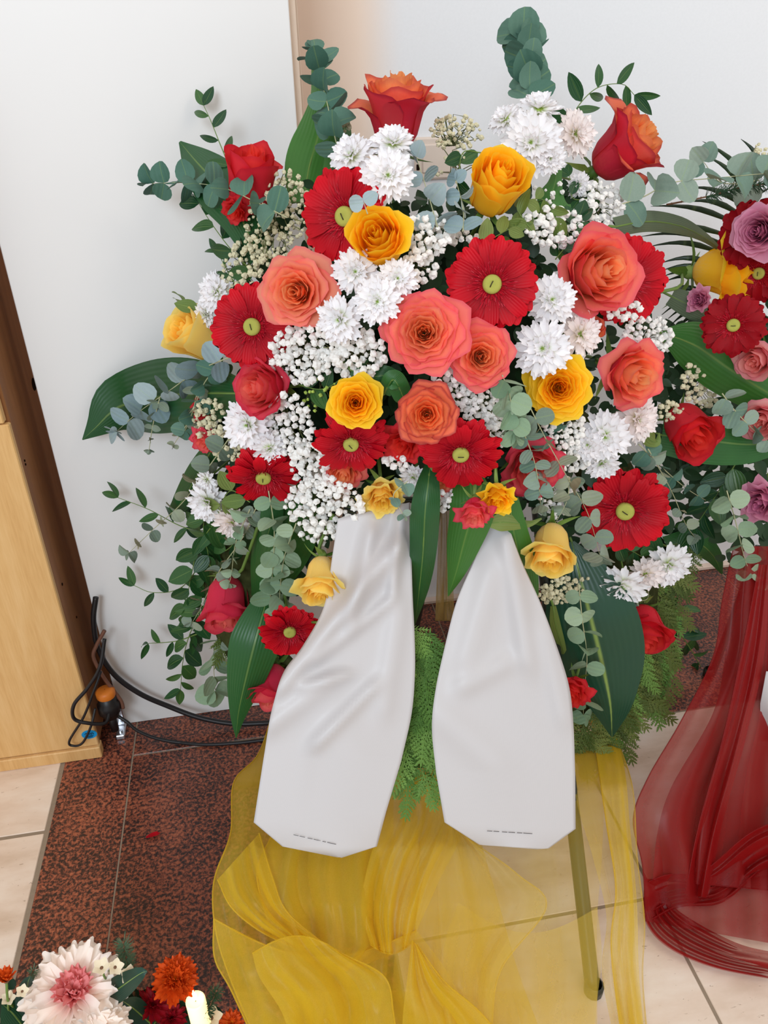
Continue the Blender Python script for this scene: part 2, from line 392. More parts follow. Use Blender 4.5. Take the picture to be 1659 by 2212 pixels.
# the white panel that stands before the wall
pt = thing('wall_panel', (-0.15, 0.0, 0.0), 'tall white laminate panel standing between the wooden cabinet and the wall', 'panel')
def pb(lo, hi, mat, name, parent, bev=0.0015):
    b = MB(); b.box(lo, hi, bev); return part(name, b, mat, parent, False, pt.location)
pb((-0.404, -0.025, 0.0), (0.106, 0.0, 2.3), PANEL, 'face_board', pt)
pb((-0.40, 0.0, 0.0), (0.1185, 0.028, 2.3), EDGE, 'backing_board', pt)['label'] = 'beige board edge behind the white face'
pb((-0.40, 0.034, 0.0), (0.124, 0.05, 2.3), EDGE, 'rear_strip', pt)
CHROME = m_plain('chrome', (200, 200, 204), 0.22, 0.5, 0.9, var=0.02)
b = MB(); b.box((-0.412, -0.075, 0.0), (-0.392, -0.026, 0.012), 0.002); b.box((-0.411, -0.04, 0.012), (-0.393, -0.026, 0.075), 0.002)
b.lathe([(0.001, 0.016), (0.005, 0.016), (0.005, 0.012)], 10, Vector((-0.402, -0.06, 0)))
part('foot', b, CHROME, pt, False, pt.location)['label'] = 'chrome corner foot'

# beech cabinet at the left
XC, YC = -0.439, -0.117
ct = thing('wooden_cabinet', (-0.8, 0.0, 0.0), 'pale beech wooden cabinet at the left edge beside the white panel', 'cabinet')
def cb(lo, hi, mat, name, bev=0.002, parent=None):
    b = MB(); b.box(lo, hi, bev); return part(name, b, mat, parent or ct, False, ct.location if parent is None else Vector((0, 0, 0)))
zj = P(20, 915, YC).z
cb((-1.3, YC + 0.016, 0.03), (XC - 0.001, 0.24, 1.35), SHADED_BEECH, 'side_panel')['label'] = 'side of the cabinet, its shade put into a darker brown'
cb((-1.3, YC, 0.034), (XC, YC + 0.015, zj - 0.002), BEECH, 'front_panel')
cb((-1.3, YC - 0.002, zj + 0.001), (XC - 0.006, YC + 0.015, 1.35), BEECH, 'front_panel')
cb((-1.3, YC - 0.006, 0.0), (XC + 0.002, YC + 0.02, 0.032), BEECH, 'plinth')
HOLE = m_plain('screw_hole', (30, 18, 12), 0.8, 0.05)
for (py, pz, r) in ((830, 1.0, 0.012), (995, 1, 0.0022), (1003, 1, 0.0022), (1262, 1, 0.003), (1333, 1, 0.0025)):
    px = {830: 74, 995: 54, 1003: 56, 1262: 135, 1333: 166}[py]
    d = ray(px, py); q = CAM + d * ((XC - CAM.x) / d.x)
    b = MB(); b.lathe([(0.0001, 0.0003), (r * 0.8, 0.0004), (r, 0.0012), (r * 1.1, 0.0)], 12, Vector((XC - 0.001, q.y, q.z)) , Matrix.Rotation(math.pi / 2, 3, 'Y'))
    part('screw_hole', b, HOLE, ct, True, ct.location)
q = P(193, 1586, YC); BLUE = m_plain('blue_sticker', (22, 150, 214), 0.4, 0.3, var=0.02); INK = m_plain('dark_print', (24, 40, 70), 0.5, 0.2)
b = MB(); k = 24
b.add([(q.x, YC - 0.001, q.z)] + [(q.x + 0.0165 * math.cos(2 * math.pi * i / k), YC - 0.001, q.z + 0.0125 * math.sin(2 * math.pi * i / k)) for i in range(k)] +
      [(q.x + 0.0165 * math.cos(2 * math.pi * i / k), YC, q.z + 0.0125 * math.sin(2 * math.pi * i / k)) for i in range(k)],
      [(0, i % k + 1, (i + 1) % k + 1)[::-1] for i in range(k)] + [(i % k + 1, (i + 1) % k + 1, k + (i + 1) % k + 1, k + i % k + 1) for i in range(k)])
st = part('sticker', b, BLUE, ct, False, ct.location); st['label'] = 'small oval blue sticker'
b = MB()
for (x0, z0, x1, z1) in ((-8, 1, -5, 5), (-5, 5, -3, 0), (-3, 0, -1, 4), (-1, 4, 1, 0), (1, 1, 4, 4), (4, 4, 4, -1), (6, 4, 8, 0), (-8, -3, 7, -3.5), (-6, -6, 5, -6)):
    b.tube([(q.x + x0 * .0012, YC - 0.0013, q.z + z0 * .0012), (q.x + x1 * .0012, YC - 0.0013, q.z + z1 * .0012)], 0.0007, 4)
ob('printed_mark', b.mesh('printed_mark', INK, True, ct.location), st)

# wall socket
q = P(939, 341, YB); s = mpp(q)
so = thing('wall_socket', q, 'square beige wall socket plate behind the baby\'s breath near the yellow rose', 'socket')
SOCK = m_plain('socket_plastic', (226, 212, 200), 0.45, 0.3, var=0.02)
b = MB(); b.box((q.x - 46 * s, YB - 0.012, q.z - 42 * s), (q.x + 46 * s, YB, q.z + 42 * s), 0.004); part('plate', b, SOCK, so, False, q)
b = MB(); b.box((q.x - 30 * s, YB - 0.016, q.z - 28 * s), (q.x + 34 * s, YB - 0.01, q.z + 28 * s), 0.003); part('cover_flap', b, SOCK, so, False, q)
b = MB(); b.box((q.x - 43 * s, YB - 0.014, q.z - 22 * s), (q.x - 36 * s, YB - 0.011, q.z - 10 * s), 0.001); part('slot', b, HOLE, so, False, q)

# cables beside the cabinet
BLK = m_plain('black_rubber', (26, 24, 26), 0.4, 0.4); BRN = m_plain('brown_cable', (112, 74, 58), 0.45, 0.35); ORG = m_plain('orange_band', (214, 120, 40), 0.4, 0.3)
def cable(name, pts, rpx, mat, label, Ys):
    n = len(pts); ps = spline([(x, y, Ys[0] + (Ys[1] - Ys[0]) * i / (n - 1) if len(Ys) == 2 else Ys[i]) for i, (x, y) in enumerate(pts)], 14 * n)
    W = []
    for (x, y, Y) in ps:
        w = P(x, y, Y)
        if w.z < 0.004: w = PZ(x, y, 0.005)
        W.append(w)
    b = MB(); b.tube(W, rpx * mpp(W[0]), 8)
    o = ob(name, b.mesh(name, mat, True, W[0])); o.location = W[0]; return tag(o, label, 'cable', 'cables by the cabinet')
cable('power_cable', [(207, 1290), (202, 1340), (212, 1400), (245, 1455), (300, 1497), (365, 1526), (430, 1550), (500, 1563), (570, 1562), (640, 1556)], 6.0, BLK,
      'thick black cable sweeping across the foot of the white panel', (-0.05, -0.06, -0.06, -0.06, -0.06, -0.06, -0.075, -0.09, -0.1, -0.1))
cable('power_cable', [(252, 1545), (275, 1560), (300, 1580), (350, 1598), (430, 1608), (500, 1606), (575, 1598), (650, 1590)], 3.6, BLK,
      'thin black cable lying on the granite in front of the chrome foot', (-0.08, -0.09, -0.1, -0.11, -0.12, -0.12, -0.12, -0.12))
cable('power_cable', [(226, 1380), (216, 1440), (190, 1485), (160, 1522), (160, 1552), (190, 1562), (226, 1562), (236, 1540)], 4.2, BLK,
      'black cable bent in a round loop before the cabinet corner', (-0.11, -0.13, -0.135, -0.14, -0.14, -0.14, -0.13, -0.11))
cable('power_cable', [(218, 1450), (200, 1500), (180, 1550), (150, 1600), (158, 1611), (178, 1605), (196, 1570), (206, 1530)], 2.8, BLK,
      'thin black cable hanging in a long loop over the blue sticker', (-0.12, -0.14, -0.14, -0.135, -0.135, -0.14, -0.14, -0.12))
cable('power_cable', [(226, 1362), (208, 1395), (202, 1420), (222, 1460), (246, 1492), (262, 1515), (266, 1530)], 4.2, BRN,
      'brown cable running down beside the white panel edge', (-0.07, -0.09))
pl = thing('power_plug', P(234, 1520, -0.09), 'black cable plug with an orange band beside the cabinet', 'plug')
o_ = pl.location; b = MB(); r_ = 24 * mpp(o_)
b.lathe([(0.001, -1.5 * r_), (0.7 * r_, -1.45 * r_), (0.85 * r_, -0.9 * r_), (r_, -0.8 * r_), (r_, 0.1 * r_), (0.8 * r_, 0.3 * r_), (0.8 * r_, 1.0 * r_), (0.001, 1.0 * r_)], 20); part('plug_body', b, BLK, pl)
b = MB(); b.lathe([(0.82 * r_, 0.95 * r_), (0.84 * r_, 1.0 * r_), (0.84 * r_, 1.5 * r_), (0.6 * r_, 1.7 * r_), (0.001, 1.7 * r_)], 20); part('band', b, ORG, pl)['label'] = 'orange band'
b = MB(); b.tube([(0, 0, -1.4 * r_), (0, 0, -3.2 * r_)], 0.35 * r_, 10); part('strain_relief', b, BLK, pl)
# ------------------------------------------------------------------ flower kinds
def petal_mb(a, rho, h, th0, thm, th1, W, t, nu=13, nv=9, edge=0.28, tip=0.03, skew=0.07, ruf=0.03, sd=0.0, lean=0.0):
    N = 40; R = [0.0]; Z = [0.0]                 # profile of the cup: out from the base, up, then rolling out at the rim
    for k in range(N):
        v = (k + 0.5) / N
        if v < 0.5: q = v / 0.5; q = q * q * (3 - 2 * q); th = th0 + (thm - th0) * q
        else: q = ((v - 0.5) / 0.5) ** 1.5; th = thm + (th1 - thm) * q
        R.append(R[-1] + math.sin(th) / N); Z.append(Z[-1] + math.cos(th) / N)
    rm = max(R); zm = max(Z)
    cols = []
    for i in range(nu):
        u = -1 + 2 * i / (nu - 1); s = (1 - edge * (1 - 0.6 * t) * abs(u) ** 3.2) * (1 + tip * (1 - 0.8 * t) * math.exp(-(u / 0.3) ** 2)); col = []
        for j in range(nv):
            v = j / (nv - 1) * s; f = min(v, 1.0) * N; k = min(int(f), N - 1); f -= k
            r = (R[k] + (R[k + 1] - R[k]) * f) / rm * rho; z = (Z[k] + (Z[k + 1] - Z[k]) * f) / zm * h
            if v > 1: z += (v - 1) * 0.6 * h; r += (v - 1) * 0.4
            w = v ** 3; r = 0.02 + r * (1 + skew * u * v) + ruf * w * math.sin(3.0 * u * math.pi + sd) * (0.4 + rho)
            z += ruf * w * math.sin(2.2 * u * math.pi + sd * 1.7) + lean * u * v * h
            az = a + u * W * (0.75 + 0.25 * min(1, v * 2.5)); col.append((r * math.cos(az), r * math.sin(az), z))
        cols.append(col)
    G = [[cols[i][j] for i in range(nu)] for j in range(nv)]
    U = [[(j / (nv - 1), t) for i in range(nu)] for j in range(nv)]
    b = MB(); b.grid(G, U, flip=True); return b

ROSE = {}
D = math.radians
def rose_variant(key, n, rho, h, th1, thm, seed, W=(1.2, 1.5), ruf=0.03, pw=0.9, flare=0, edge=0.28, tip=0.03):
    # rho, h, th1, thm: (outermost, middle, innermost) rim radius, height, rim angle and wall angle from the axis
    r = random.Random(seed); mbs = []
    mid = lambda c, t: c[0] * (1 - t) * (1 - 2 * t) + 4 * c[1] * t * (1 - t) + c[2] * t * (2 * t - 1)
    for i in range(n):
        t = i / (n - 1); rh = (rho[0] + (rho[1] - rho[0]) * t ** pw) * r.uniform(0.96, 1.04); hh = mid(h, t) * r.uniform(0.95, 1.05); e = mid(th1, t) * r.uniform(0.8, 1.15); m = mid(thm, t)
        if i < flare: e = r.uniform(95, 130); rh *= r.uniform(1.0, 1.14); hh *= r.uniform(0.75, 0.95)
        mbs.append(petal_mb(i * 2.4 + r.uniform(-0.2, 0.2), rh, hh, D(84), D(m), D(e), (W[0] + (W[1] - W[0]) * t) * r.uniform(0.9, 1.08), t, ruf=ruf * (1 - 0.5 * t), sd=r.uniform(0, 6), edge=edge, tip=tip * r.uniform(-0.5, 2), lean=r.uniform(-0.06, 0.06)))
    A = np.array([v for m in mbs for v in m.v]); R = np.percentile(np.hypot(A[:, 0], A[:, 1]), 99.4); zc = 0.5 * A[:, 2].max(); out = []
    for m in mbs:
        m.v = [(x / R, y / R, (z - zc) / R) for (x, y, z) in m.v]; out.append(m.mesh('petal'))
    ROSE[key] = dict(p=out, z0=-zc / R)
rose_variant('open1', 30, (1.0, 0.03), (0.52, 0.84, 0.98), (90, 46, 4), (34, 20, 2), 1, ruf=0.045, pw=0.85)
rose_variant('open2', 38, (1.0, 0.025), (0.50, 0.78, 0.92), (94, 50, 4), (36, 24, 2), 2, ruf=0.05, pw=0.82)
rose_variant('open3', 30, (1.0, 0.03), (0.60, 0.92, 1.08), (95, 42, 2), (32, 18, 2), 3, ruf=0.045, flare=3, pw=0.85)
rose_variant('half1', 26, (1.0, 0.03), (1.0, 1.3, 1.46), (72, 24, 0), (14, 6, 0), 4, ruf=0.04, flare=2)
rose_variant('half2', 20, (1.0, 0.04), (1.1, 1.3, 1.42), (80, 32, 2), (12, 8, 0), 5, ruf=0.05, flare=3, pw=1.0, tip=0.06)
rose_variant('egg', 22, (1.0, 0.03), (1.25, 1.5, 1.6), (34, 2, -8), (6, -2, -4), 7, ruf=0.04, flare=1, pw=0.8)
rose_variant('cup1', 18, (1.0, 0.05), (1.5, 1.62, 1.68), (66, 22, 0), (6, 4, 0), 6, ruf=0.04, flare=2, tip=0.06)
rose_variant('cup2', 18, (1.0, 0.05), (1.6, 1.7, 1.75), (34, 14, 0), (4, 2, 0), 8, ruf=0.04, flare=1, tip=0.05)
rose_variant('bud', 16, (1.0, 0.04), (1.85, 2.0, 2.05), (30, 2, -6), (6, -4, -4), 9, ruf=0.04, flare=1, tip=0.08)
rose_variant('loose', 15, (1.0, 0.06), (1.1, 1.35, 1.4), (92, 46, 10), (16, 8, 0), 10, ruf=0.1, flare=4, pw=1.1, edge=0.22)

def leaf_mesh(L=1.0, W=0.25, fold=0.18, bend=0.15, nu=5, nv=9, shape=0.8, pet=0.0, name='leaf', tip=1.0):
    G = []; U = []
    for j in range(nv):
        v = j / (nv - 1); w = W * (math.sin(math.pi * min(1, v ** shape)) ** 0.75 if 0 < v < 1 else 0.02)
        G.append([(pet + v * L, w * s, fold * abs(s) * w - bend * v * v * L + 0.25 * fold * w) for s in [-1 + 2 * i / (nu - 1) for i in range(nu)]])
        U.append([(v, i / (nu - 1)) for i in range(nu)])
    b = MB(); b.grid(G, U)
    if pet: b.tube([(0, 0, 0), (pet * 1.1, 0, 0)], 0.02 * L, 4)
    return b.mesh(name)
LANCE = [leaf_mesh(1, 0.15, 0.3, 0.12), leaf_mesh(1, 0.19, 0.2, -0.1), leaf_mesh(1, 0.13, 0.35, 0.3)]
OVATE = [leaf_mesh(1, 0.27, 0.25, 0.15), leaf_mesh(1, 0.3, 0.15, -0.12), leaf_mesh(1, 0.24, 0.35, 0.25)]
SEPAL = [leaf_mesh(1, 0.13, 0.4, -0.25, 3, 6, 0.45, name='sepal'), leaf_mesh(1, 0.12, 0.4, 0.35, 3, 6, 0.45, name='sepal')]
def round_leaf(fold, bend, asp, seed):
    r = random.Random(seed); k = 14; rings = (0.0, 0.35, 0.7, 0.92, 1.0); vs = [(0.5, 0, 0)]; uv = [(0.5, 0.5)]; fs = []
    for ri, q in enumerate(rings[1:]):
        for i in range(k):
            a = 2 * math.pi * i / k; x = 0.5 + 0.5 * q * math.cos(a) * (1 + 0.05 * math.sin(3 * a + seed)); y = 0.5 * asp * q * math.sin(a) * (1 - 0.12 * math.cos(a))
            vs.append((x, y, fold * abs(y) * 1.2 - bend * (x - 0.3) ** 2 + 0.02 * math.sin(2 * a + seed) * q)); uv.append((x, 0.5 + y))
    for i in range(k): fs.append((0, 1 + i, 1 + (i + 1) % k))
    for ri in range(3):
        for i in range(k):
            a = 1 + ri * k; fs.append((a + i, a + k + i, a + k + (i + 1) % k, a + (i + 1) % k))
    b = MB(); b.add(vs, fs, uv); return b.mesh('leaf')
ROUND = [round_leaf(0.25, 0.2, 1.0, 1), round_leaf(0.1, -0.2, 0.92, 2), round_leaf(0.4, 0.3, 1.05, 3), round_leaf(0.0, 0.15, 0.85, 4)]

def stem_to(root, mx, n, start, length, rad, mat, via=None, name='stem'):
    inv = mx.inverted(); a = start; pts = [a]
    if via: pts += via
    else:
        pts += [a - n * length * 0.5, a - n * length + Vector((0, 0.25 * length, -0.1 * length))]
    q = [Vector(t) for t in spline([tuple(p) for p in pts], 8)] if len(pts) > 2 else pts
    b = MB(); b.tube([inv @ p for p in q], rad / mx.to_scale()[0], 6)
    return ob(name, b.mesh(name, mat), root)

def pos(px, py, off, Y=None):
    return P(px, py, (Yd(px, py) if Y is None else Y) - off)

def rose(px, py, rpx, ax, ay, kind, mat, label, off=0.02, roll=0.0, zs=1.0, Y=None, via=None, sep=True, stem=True, group=None):
    p = pos(px, py, off, Y); s = 1.02 * rpx * mpp(p); n = facing(p, ax, ay)
    mx = trs(p, frame(n, roll), s) @ Matrix.Diagonal((1, 1, zs, 1))
    root = thing('rose', p, label, 'rose', group, mx); V = ROSE[kind]
    for me in V['p']: ob('petal', withmat(me, MAT[mat]), root)
    z0 = V['z0']
    b = MB(); b.lathe([(0.02, z0 - 0.3), (0.1, z0 - 0.26), (0.17, z0 - 0.12), (0.14, z0 + 0.02), (0.05, z0 + 0.05)], 10)
    ob('calyx', b.mesh('calyx', MAT['sepal']), root)
    if sep:
        for k in range(5):
            a = k * 2 * math.pi / 5 + roll
            d = Vector((math.cos(a), math.sin(a), 0.35 - 0.9 * rng.random())); m = axes(d, Vector((0, 0, 1)))
            ob('sepal', withmat(SEPAL[k % 2], MAT['sepal']), root, trs((0.1 * math.cos(a), 0.1 * math.sin(a), z0 - 0.08), m, 0.7 + 0.25 * rng.random()))
    if stem:
        st0 = mx @ Vector((0, 0, z0 - 0.28))
        stem_to(root, mx, n, st0, 0.1, 0.0028, MAT['stem'], [pos(*v) for v in via] if via else None)
    return root

def floret_mesh(r0, r1, w, seed, lift=0.0, droop=0.0, notch=0.05, nu=5, nv=8, tipw=0.75, cup=0.0):
    r = random.Random(seed); G = []; U = []; tw = r.uniform(-0.25, 0.25); bd = r.uniform(-0.06, 0.06)
    for j in range(nv):
        v = j / (nv - 1); ww = w * (0.35 + 0.65 * min(1.0, v * 2.2)) * (1 - (1 - tipw) * max(0, (v - 0.75) / 0.25) ** 2)
        row = []; ur = []
        for i in range(nu):
            s = -1 + 2 * i / (nu - 1); x = r0 + (r1 - r0) * v
            if v > 0.85: x -= (abs(s) ** 2.4) * (r1 - r0) * 0.13 * (v - 0.85) / 0.15; x -= notch * (r1 - r0) * (v - 0.85) / 0.15 * (0.5 + 0.5 * math.cos(s * 4 * math.pi)) * 0.5
            z = lift * v - droop * v * v + bd * math.sin(v * math.pi) - 0.14 * w * (1 - s * s) * 0.0 + cup * w * s * s + tw * s * w * v
            row.append((x, s * ww, z)); ur.append((v, i / (nu - 1)))
        G.append(row); U.append(ur)
    b = MB(); b.grid(G, U); return b.mesh('petal')
GP = [floret_mesh(0.2, 1.0, 0.162, i, 0.06, 0.03 + 0.02 * (i % 3), cup=0.12, notch=0.07, tipw=0.62) for i in range(4)]
GPd = [floret_mesh(0.2, 1.0, 0.15, i + 9, 0.06, 0.3 + 0.05 * (i % 3), cup=0.2, notch=0.07, tipw=0.6) for i in range(4)]
def gerb_inner(mat_seed, r0, r1, n, up0, up1, w):
    r = random.Random(mat_seed); b = MB()
    for i in range(n):
        a = 2 * math.pi * i / n * 1.0 + r.uniform(-0.1, 0.1); R1 = r1 * r.uniform(0.78, 1.08); t = Vector((-math.sin(a), math.cos(a), 0)); d = Vector((math.cos(a), math.sin(a), 0))
        p0 = d * r0; p1 = d * (r0 + (R1 - r0) * 0.6) + Vector((0, 0, up0)); p2 = d * R1 + Vector((0, 0, up1 * r.uniform(0.6, 1.2)))
        b.add([p0 - t * w, p0 + t * w, p1 - t * w, p1 + t * w, p2 - t * w * 0.4, p2 + t * w * 0.4], [(0, 2, 3, 1), (2, 4, 5, 3)])
    return b
_gi = MB()
for (s_, a_, c_, n_, u0, u1, w_) in ((1, 0.17, 0.52, 48, 0.10, 0.15, 0.02), (2, 0.16, 0.42, 44, 0.11, 0.19, 0.017), (3, 0.15, 0.32, 38, 0.12, 0.2, 0.013)):
    g_ = gerb_inner(s_, a_, c_, n_, u0, u1, w_); _gi.add(g_.v, g_.f)
GI = _gi.mesh('inner_florets', MAT['gerbera_inner'])
_gt = MB()
for (s_, a_, c_, n_, u0, u1, w_) in ((4, 0.36, 0.48, 54, 0.12, 0.2, 0.007), (5, 0.24, 0.34, 46, 0.14, 0.24, 0.007)):
    g_ = gerb_inner(s_, a_, c_, n_, u0, u1, w_); _gt.add(g_.v, g_.f)
GT = _gt.mesh('floret_tips', MAT['gerbera_tip'])
_gd = MB(); _gd.lathe([(0.19, 0.0), (0.195, 0.10), (0.18, 0.145), (0.13, 0.165), (0.06, 0.158), (0.001, 0.145)], 24)
GD = _gd.mesh('flower_disc', MAT['disc'])
_gw = MB(); _gw.tube([(-0.07, -0.01, 0.165), (0.0, 0.015, 0.168), (0.06, 0.03, 0.172)], 0.011, 5)
GW = _gw.mesh('florist_wire', MAT['wire'])
_gb = MB(); _gb.lathe([(0.03, -0.2), (0.14, -0.14), (0.2, -0.02), (0.18, 0.03)], 14)
GB = _gb.mesh('calyx', MAT['sepal'])
def gerbera(px, py, rpx, ax, ay, label, off=0.02, roll=0.0, droop=0.0, Y=None, mat='gerbera', n=15, via=None, wire=True):
    p = pos(px, py, off, Y); s = rpx * mpp(p); nn = facing(p, ax, ay); mx = trs(p, frame(nn, roll), s)
    root = thing('gerbera', p, label, 'gerbera', None, mx)
    for L, (cnt, sc, tl, z) in enumerate(((n, 0.96, 0.1, 0.03), (n, 1.0, 0.02, -0.02))):
        for k in range(cnt):
            a = 2 * math.pi * (k + 0.5 * L) / cnt + rng.uniform(-0.05, 0.05); tt = -(tl + rng.uniform(-0.06, 0.08))
            m = Matrix.Rotation(a, 3, 'Z') @ Matrix.Rotation(tt, 3, 'Y')
            src = (GPd if rng.random() < droop else GP)[rng.randrange(4)]
            ob('petal', withmat(src, MAT[mat]), root, trs((0, 0, z), m, sc * rng.uniform(0.93, 1.04)))
    ob('inner_florets', GI, root)['kind'] = 'stuff'; ob('floret_tips', GT, root)['kind'] = 'stuff'; ob('flower_disc', GD, root)
    if wire: ob('florist_wire', GW, root, Matrix.Rotation(rng.uniform(0, 3), 4, 'Z'))
    ob('calyx', GB, root)
    stem_to(root, mx, nn, mx @ Vector((0, 0, -0.18)), 0.1, 0.003, MAT['stem'], [pos(*v) for v in via] if via else None)
    return root

MP = [floret_mesh(0.06, 1.0, 0.15, 30 + i, 0.10, 0.05 * i, 0.0, 5, 8, 0.45, cup=0.4) for i in range(4)]
MPi = [floret_mesh(0.05, 1.0, 0.16, 40 + i, 0.16, 0.05, 0.0, 5, 7, 0.4, cup=0.7) for i in range(3)]
_mc2 = MB(); _r = random.Random(3)
for i in range(60):
    a = i * 2.4; q = 0.15 * math.sqrt(i / 60); z = 0.16 - 2.2 * q * q
    d = Vector((math.cos(a) * q, math.sin(a) * q, z)); e = d + Vector((d.x * 0.5, d.y * 0.5, 0.06)); _mc2.tube([d, e], 0.016, 4, 0.008)
_mc2.lathe([(0.17, 0.02), (0.15, 0.1), (0.08, 0.14), (0.001, 0.15)], 12)
MC = _mc2.mesh('flower_center', MAT['mum_center'])
def mum(px, py, rpx, ax, ay, label, off=0.02, roll=0.0, Y=None, mat='white', inner=None, n0=17, center=True, rings=None, cat='chrysanthemum', cmat=None, inner_from=2):
    p = pos(px, py, off, Y); s = rpx * mpp(p); nn = facing(p, ax, ay); mx = trs(p, frame(nn, roll), s)
    root = thing('chrysanthemum', p, label, cat, 'white chrysanthemums' if mat in ('white', 'cream_white') else None, mx)
    for L, (cnt, sc, tl, z) in enumerate(rings or ((n0, 1.0, -0.05, -0.05), (n0 - 2, 0.9, 0.22, 0.0), (n0 - 5, 0.72, 0.55, 0.03), (9, 0.5, 0.9, 0.06))):
        for k in range(cnt):
            a = 2 * math.pi * (k + 0.5 * L) / cnt + rng.uniform(-0.09, 0.09); tt = -(tl + rng.uniform(-0.1, 0.12))
            m = Matrix.Rotation(a, 3, 'Z') @ Matrix.Rotation(tt, 3, 'Y')
            mm = inner if (inner and L >= inner_from) else mat
            ob('petal', withmat((MP if L < 2 else MPi)[rng.randrange(3)], MAT[mm]), root, trs((0, 0, z), m, sc * rng.uniform(0.9, 1.06)))
    if center: ob('flower_center', MC if cmat is None else withmat(MC, MAT[cmat]), root)
    stem_to(root, mx, nn, mx @ Vector((0, 0, -0.08)), 0.07, 0.0018, MAT['stem'])
    return root

def blossom_mesh(seed):
    import bmesh
    bm = bmesh.new(); bmesh.ops.create_icosphere(bm, subdivisions=2, radius=1.0); r = random.Random(seed)
    for v in bm.verts:
        d = v.co.normalized(); k = 0.82 + 0.16 * math.sin(5 * d.x + seed) * math.sin(6 * d.y + 2 * seed) + r.uniform(-0.15, 0.15); v.co = d * k
    me = bpy.data.meshes.new('blossom'); bm.to_mesh(me); bm.free(); return me
BL = [blossom_mesh(i) for i in range(4)]
def breath(px, py, rx, ry, count, rpx, label, mat='breath', off=0.01, Y=None, ang=0.0, depth=0.03, stems=True):
    p0 = pos(px, py, -0.06, Y); root = thing('babys_breath', p0, label, "baby's breath", "baby's breath sprays")
    pts = []; tries = 0; c, s = math.cos(math.radians(ang)), math.sin(math.radians(ang))
    while len(pts) < count and tries < count * 30:
        tries += 1; a = rng.uniform(0, 2 * math.pi); q = math.sqrt(rng.random()); x, y = rx * q * math.cos(a), ry * q * math.sin(a)
        X, Yp = px + x * c - y * s, py + x * s + y * c
        if all((X - a_[0]) ** 2 + (Yp - a_[1]) ** 2 > (rpx * 1.15) ** 2 for a_ in pts): pts.append((X, Yp))
    sb = MB()
    for (x, y) in pts:
        yy = (Yd(x, y) if Y is None else Y) - off + rng.uniform(0, depth)
        w = P(x, y, yy); sc = rpx * mpp(w) * rng.choice((0.6, 0.85, 1.0, 1.0, 1.15))
        ob('blossom', withmat(BL[rng.randrange(4)], MAT[mat]), root, trs(w - p0, frame(Vector((rng.gauss(0, 1), rng.gauss(0, 1), rng.gauss(0, 1)))), sc))
        if stems and rng.random() < 0.6:
            mid = (w - p0) * 0.6 + Vector((rng.uniform(-.01, .01), 0.02, rng.uniform(-.01, .01)))
            sb.tube([w - p0, mid, Vector((rng.uniform(-.01, .01), 0.03, -0.02))], 0.0007, 3, cap=False)
    if sb.v: ob('stems', sb.mesh('stems', MAT['breath_stem']), root)
    return root

def sprig(kind, pts, n, lpx, mat, label, cat, meshes, Y=None, off=0.02, pair=True, taper=0.35, spread=1.0, tiltr=0.85, stem_mat='stem_pale', stem_px=3.0, group=None, ang=70, back=False, start=0.08, aspect=1.0):
    P3 = [pos(x[0], x[1], off + (x[2] if len(x) > 2 else 0), Y) for x in pts]
    Q = [Vector(t) for t in spline([(a.x, a.z, a.y) for a in P3], 26)]; Q = [Vector((a.x, a.z, a.y)) for a in Q]
    root = thing(kind, Q[0], label, cat, group); b = MB(); s = mpp(Q[0])
    b.tube([q - Q[0] for q in Q], stem_px * 0.5 * s, 5, stem_px * 0.25 * s); ob('stem', b.mesh('stem', MAT[stem_mat]), root)
    for i in range(n):
        t = start + (1 - start) * (i / max(1, n - 1)); f = t * 25; k = min(int(f), 24); q = Q[k].lerp(Q[k + 1], f - k); d = (Q[k + 1] - Q[k]).normalized()
        view = (CAM - q).normalized(); side = d.cross(view).normalized(); sz = lpx * mpp(q) * (1 - taper * t) * rng.uniform(0.85, 1.12)
        sides = (1, -1) if pair else ((1,) if i % 2 else (-1,))
        if i == n - 1 and not back: sides = sides + (0,)
        ph = rng.uniform(-0.5, 0.5) * spread + (math.pi / 2 * 0.8 if pair and i % 2 and spread > 0.5 else 0.0)
        for sg in sides:
            A = math.radians(ang * rng.uniform(0.8, 1.15)); out = side * (sg * math.cos(ph)) + view * (sg * math.sin(ph) * 0.8)
            x = (d * math.cos(A) + out * math.sin(A)) if sg else d
            z = view + Vector((rng.uniform(-1, 1), rng.uniform(-1, 1), rng.uniform(-1, 1))) * tiltr + d * rng.uniform(0, 0.5) * tiltr
            ob('leaf', withmat(meshes[rng.randrange(len(meshes))], MAT[mat]), root, trs(q - Q[0], axes(x, z), sz) @ Matrix.Diagonal((1, aspect, 1, 1)))
    return root
def euc(pts, n, lpx, label, mat='euc', **kw):
    return sprig('eucalyptus_sprig', pts, n, lpx, mat, label, 'eucalyptus', ROUND, group='eucalyptus sprigs', **kw)
def ruscus(pts, n, lpx, label, mat='ruscus', meshes=None, **kw):
    kw.setdefault('pair', False); kw.setdefault('ang', 42); kw.setdefault('spread', 0.4); kw.setdefault('taper', 0.2); kw.setdefault('tiltr', 0.5); lpx *= 1.15; kw.setdefault('stem_mat', 'stem')
    return sprig('ruscus_sprig', pts, n, lpx, mat, label, 'leafy sprig', meshes or LANCE, group='narrow leafy sprigs', **kw)

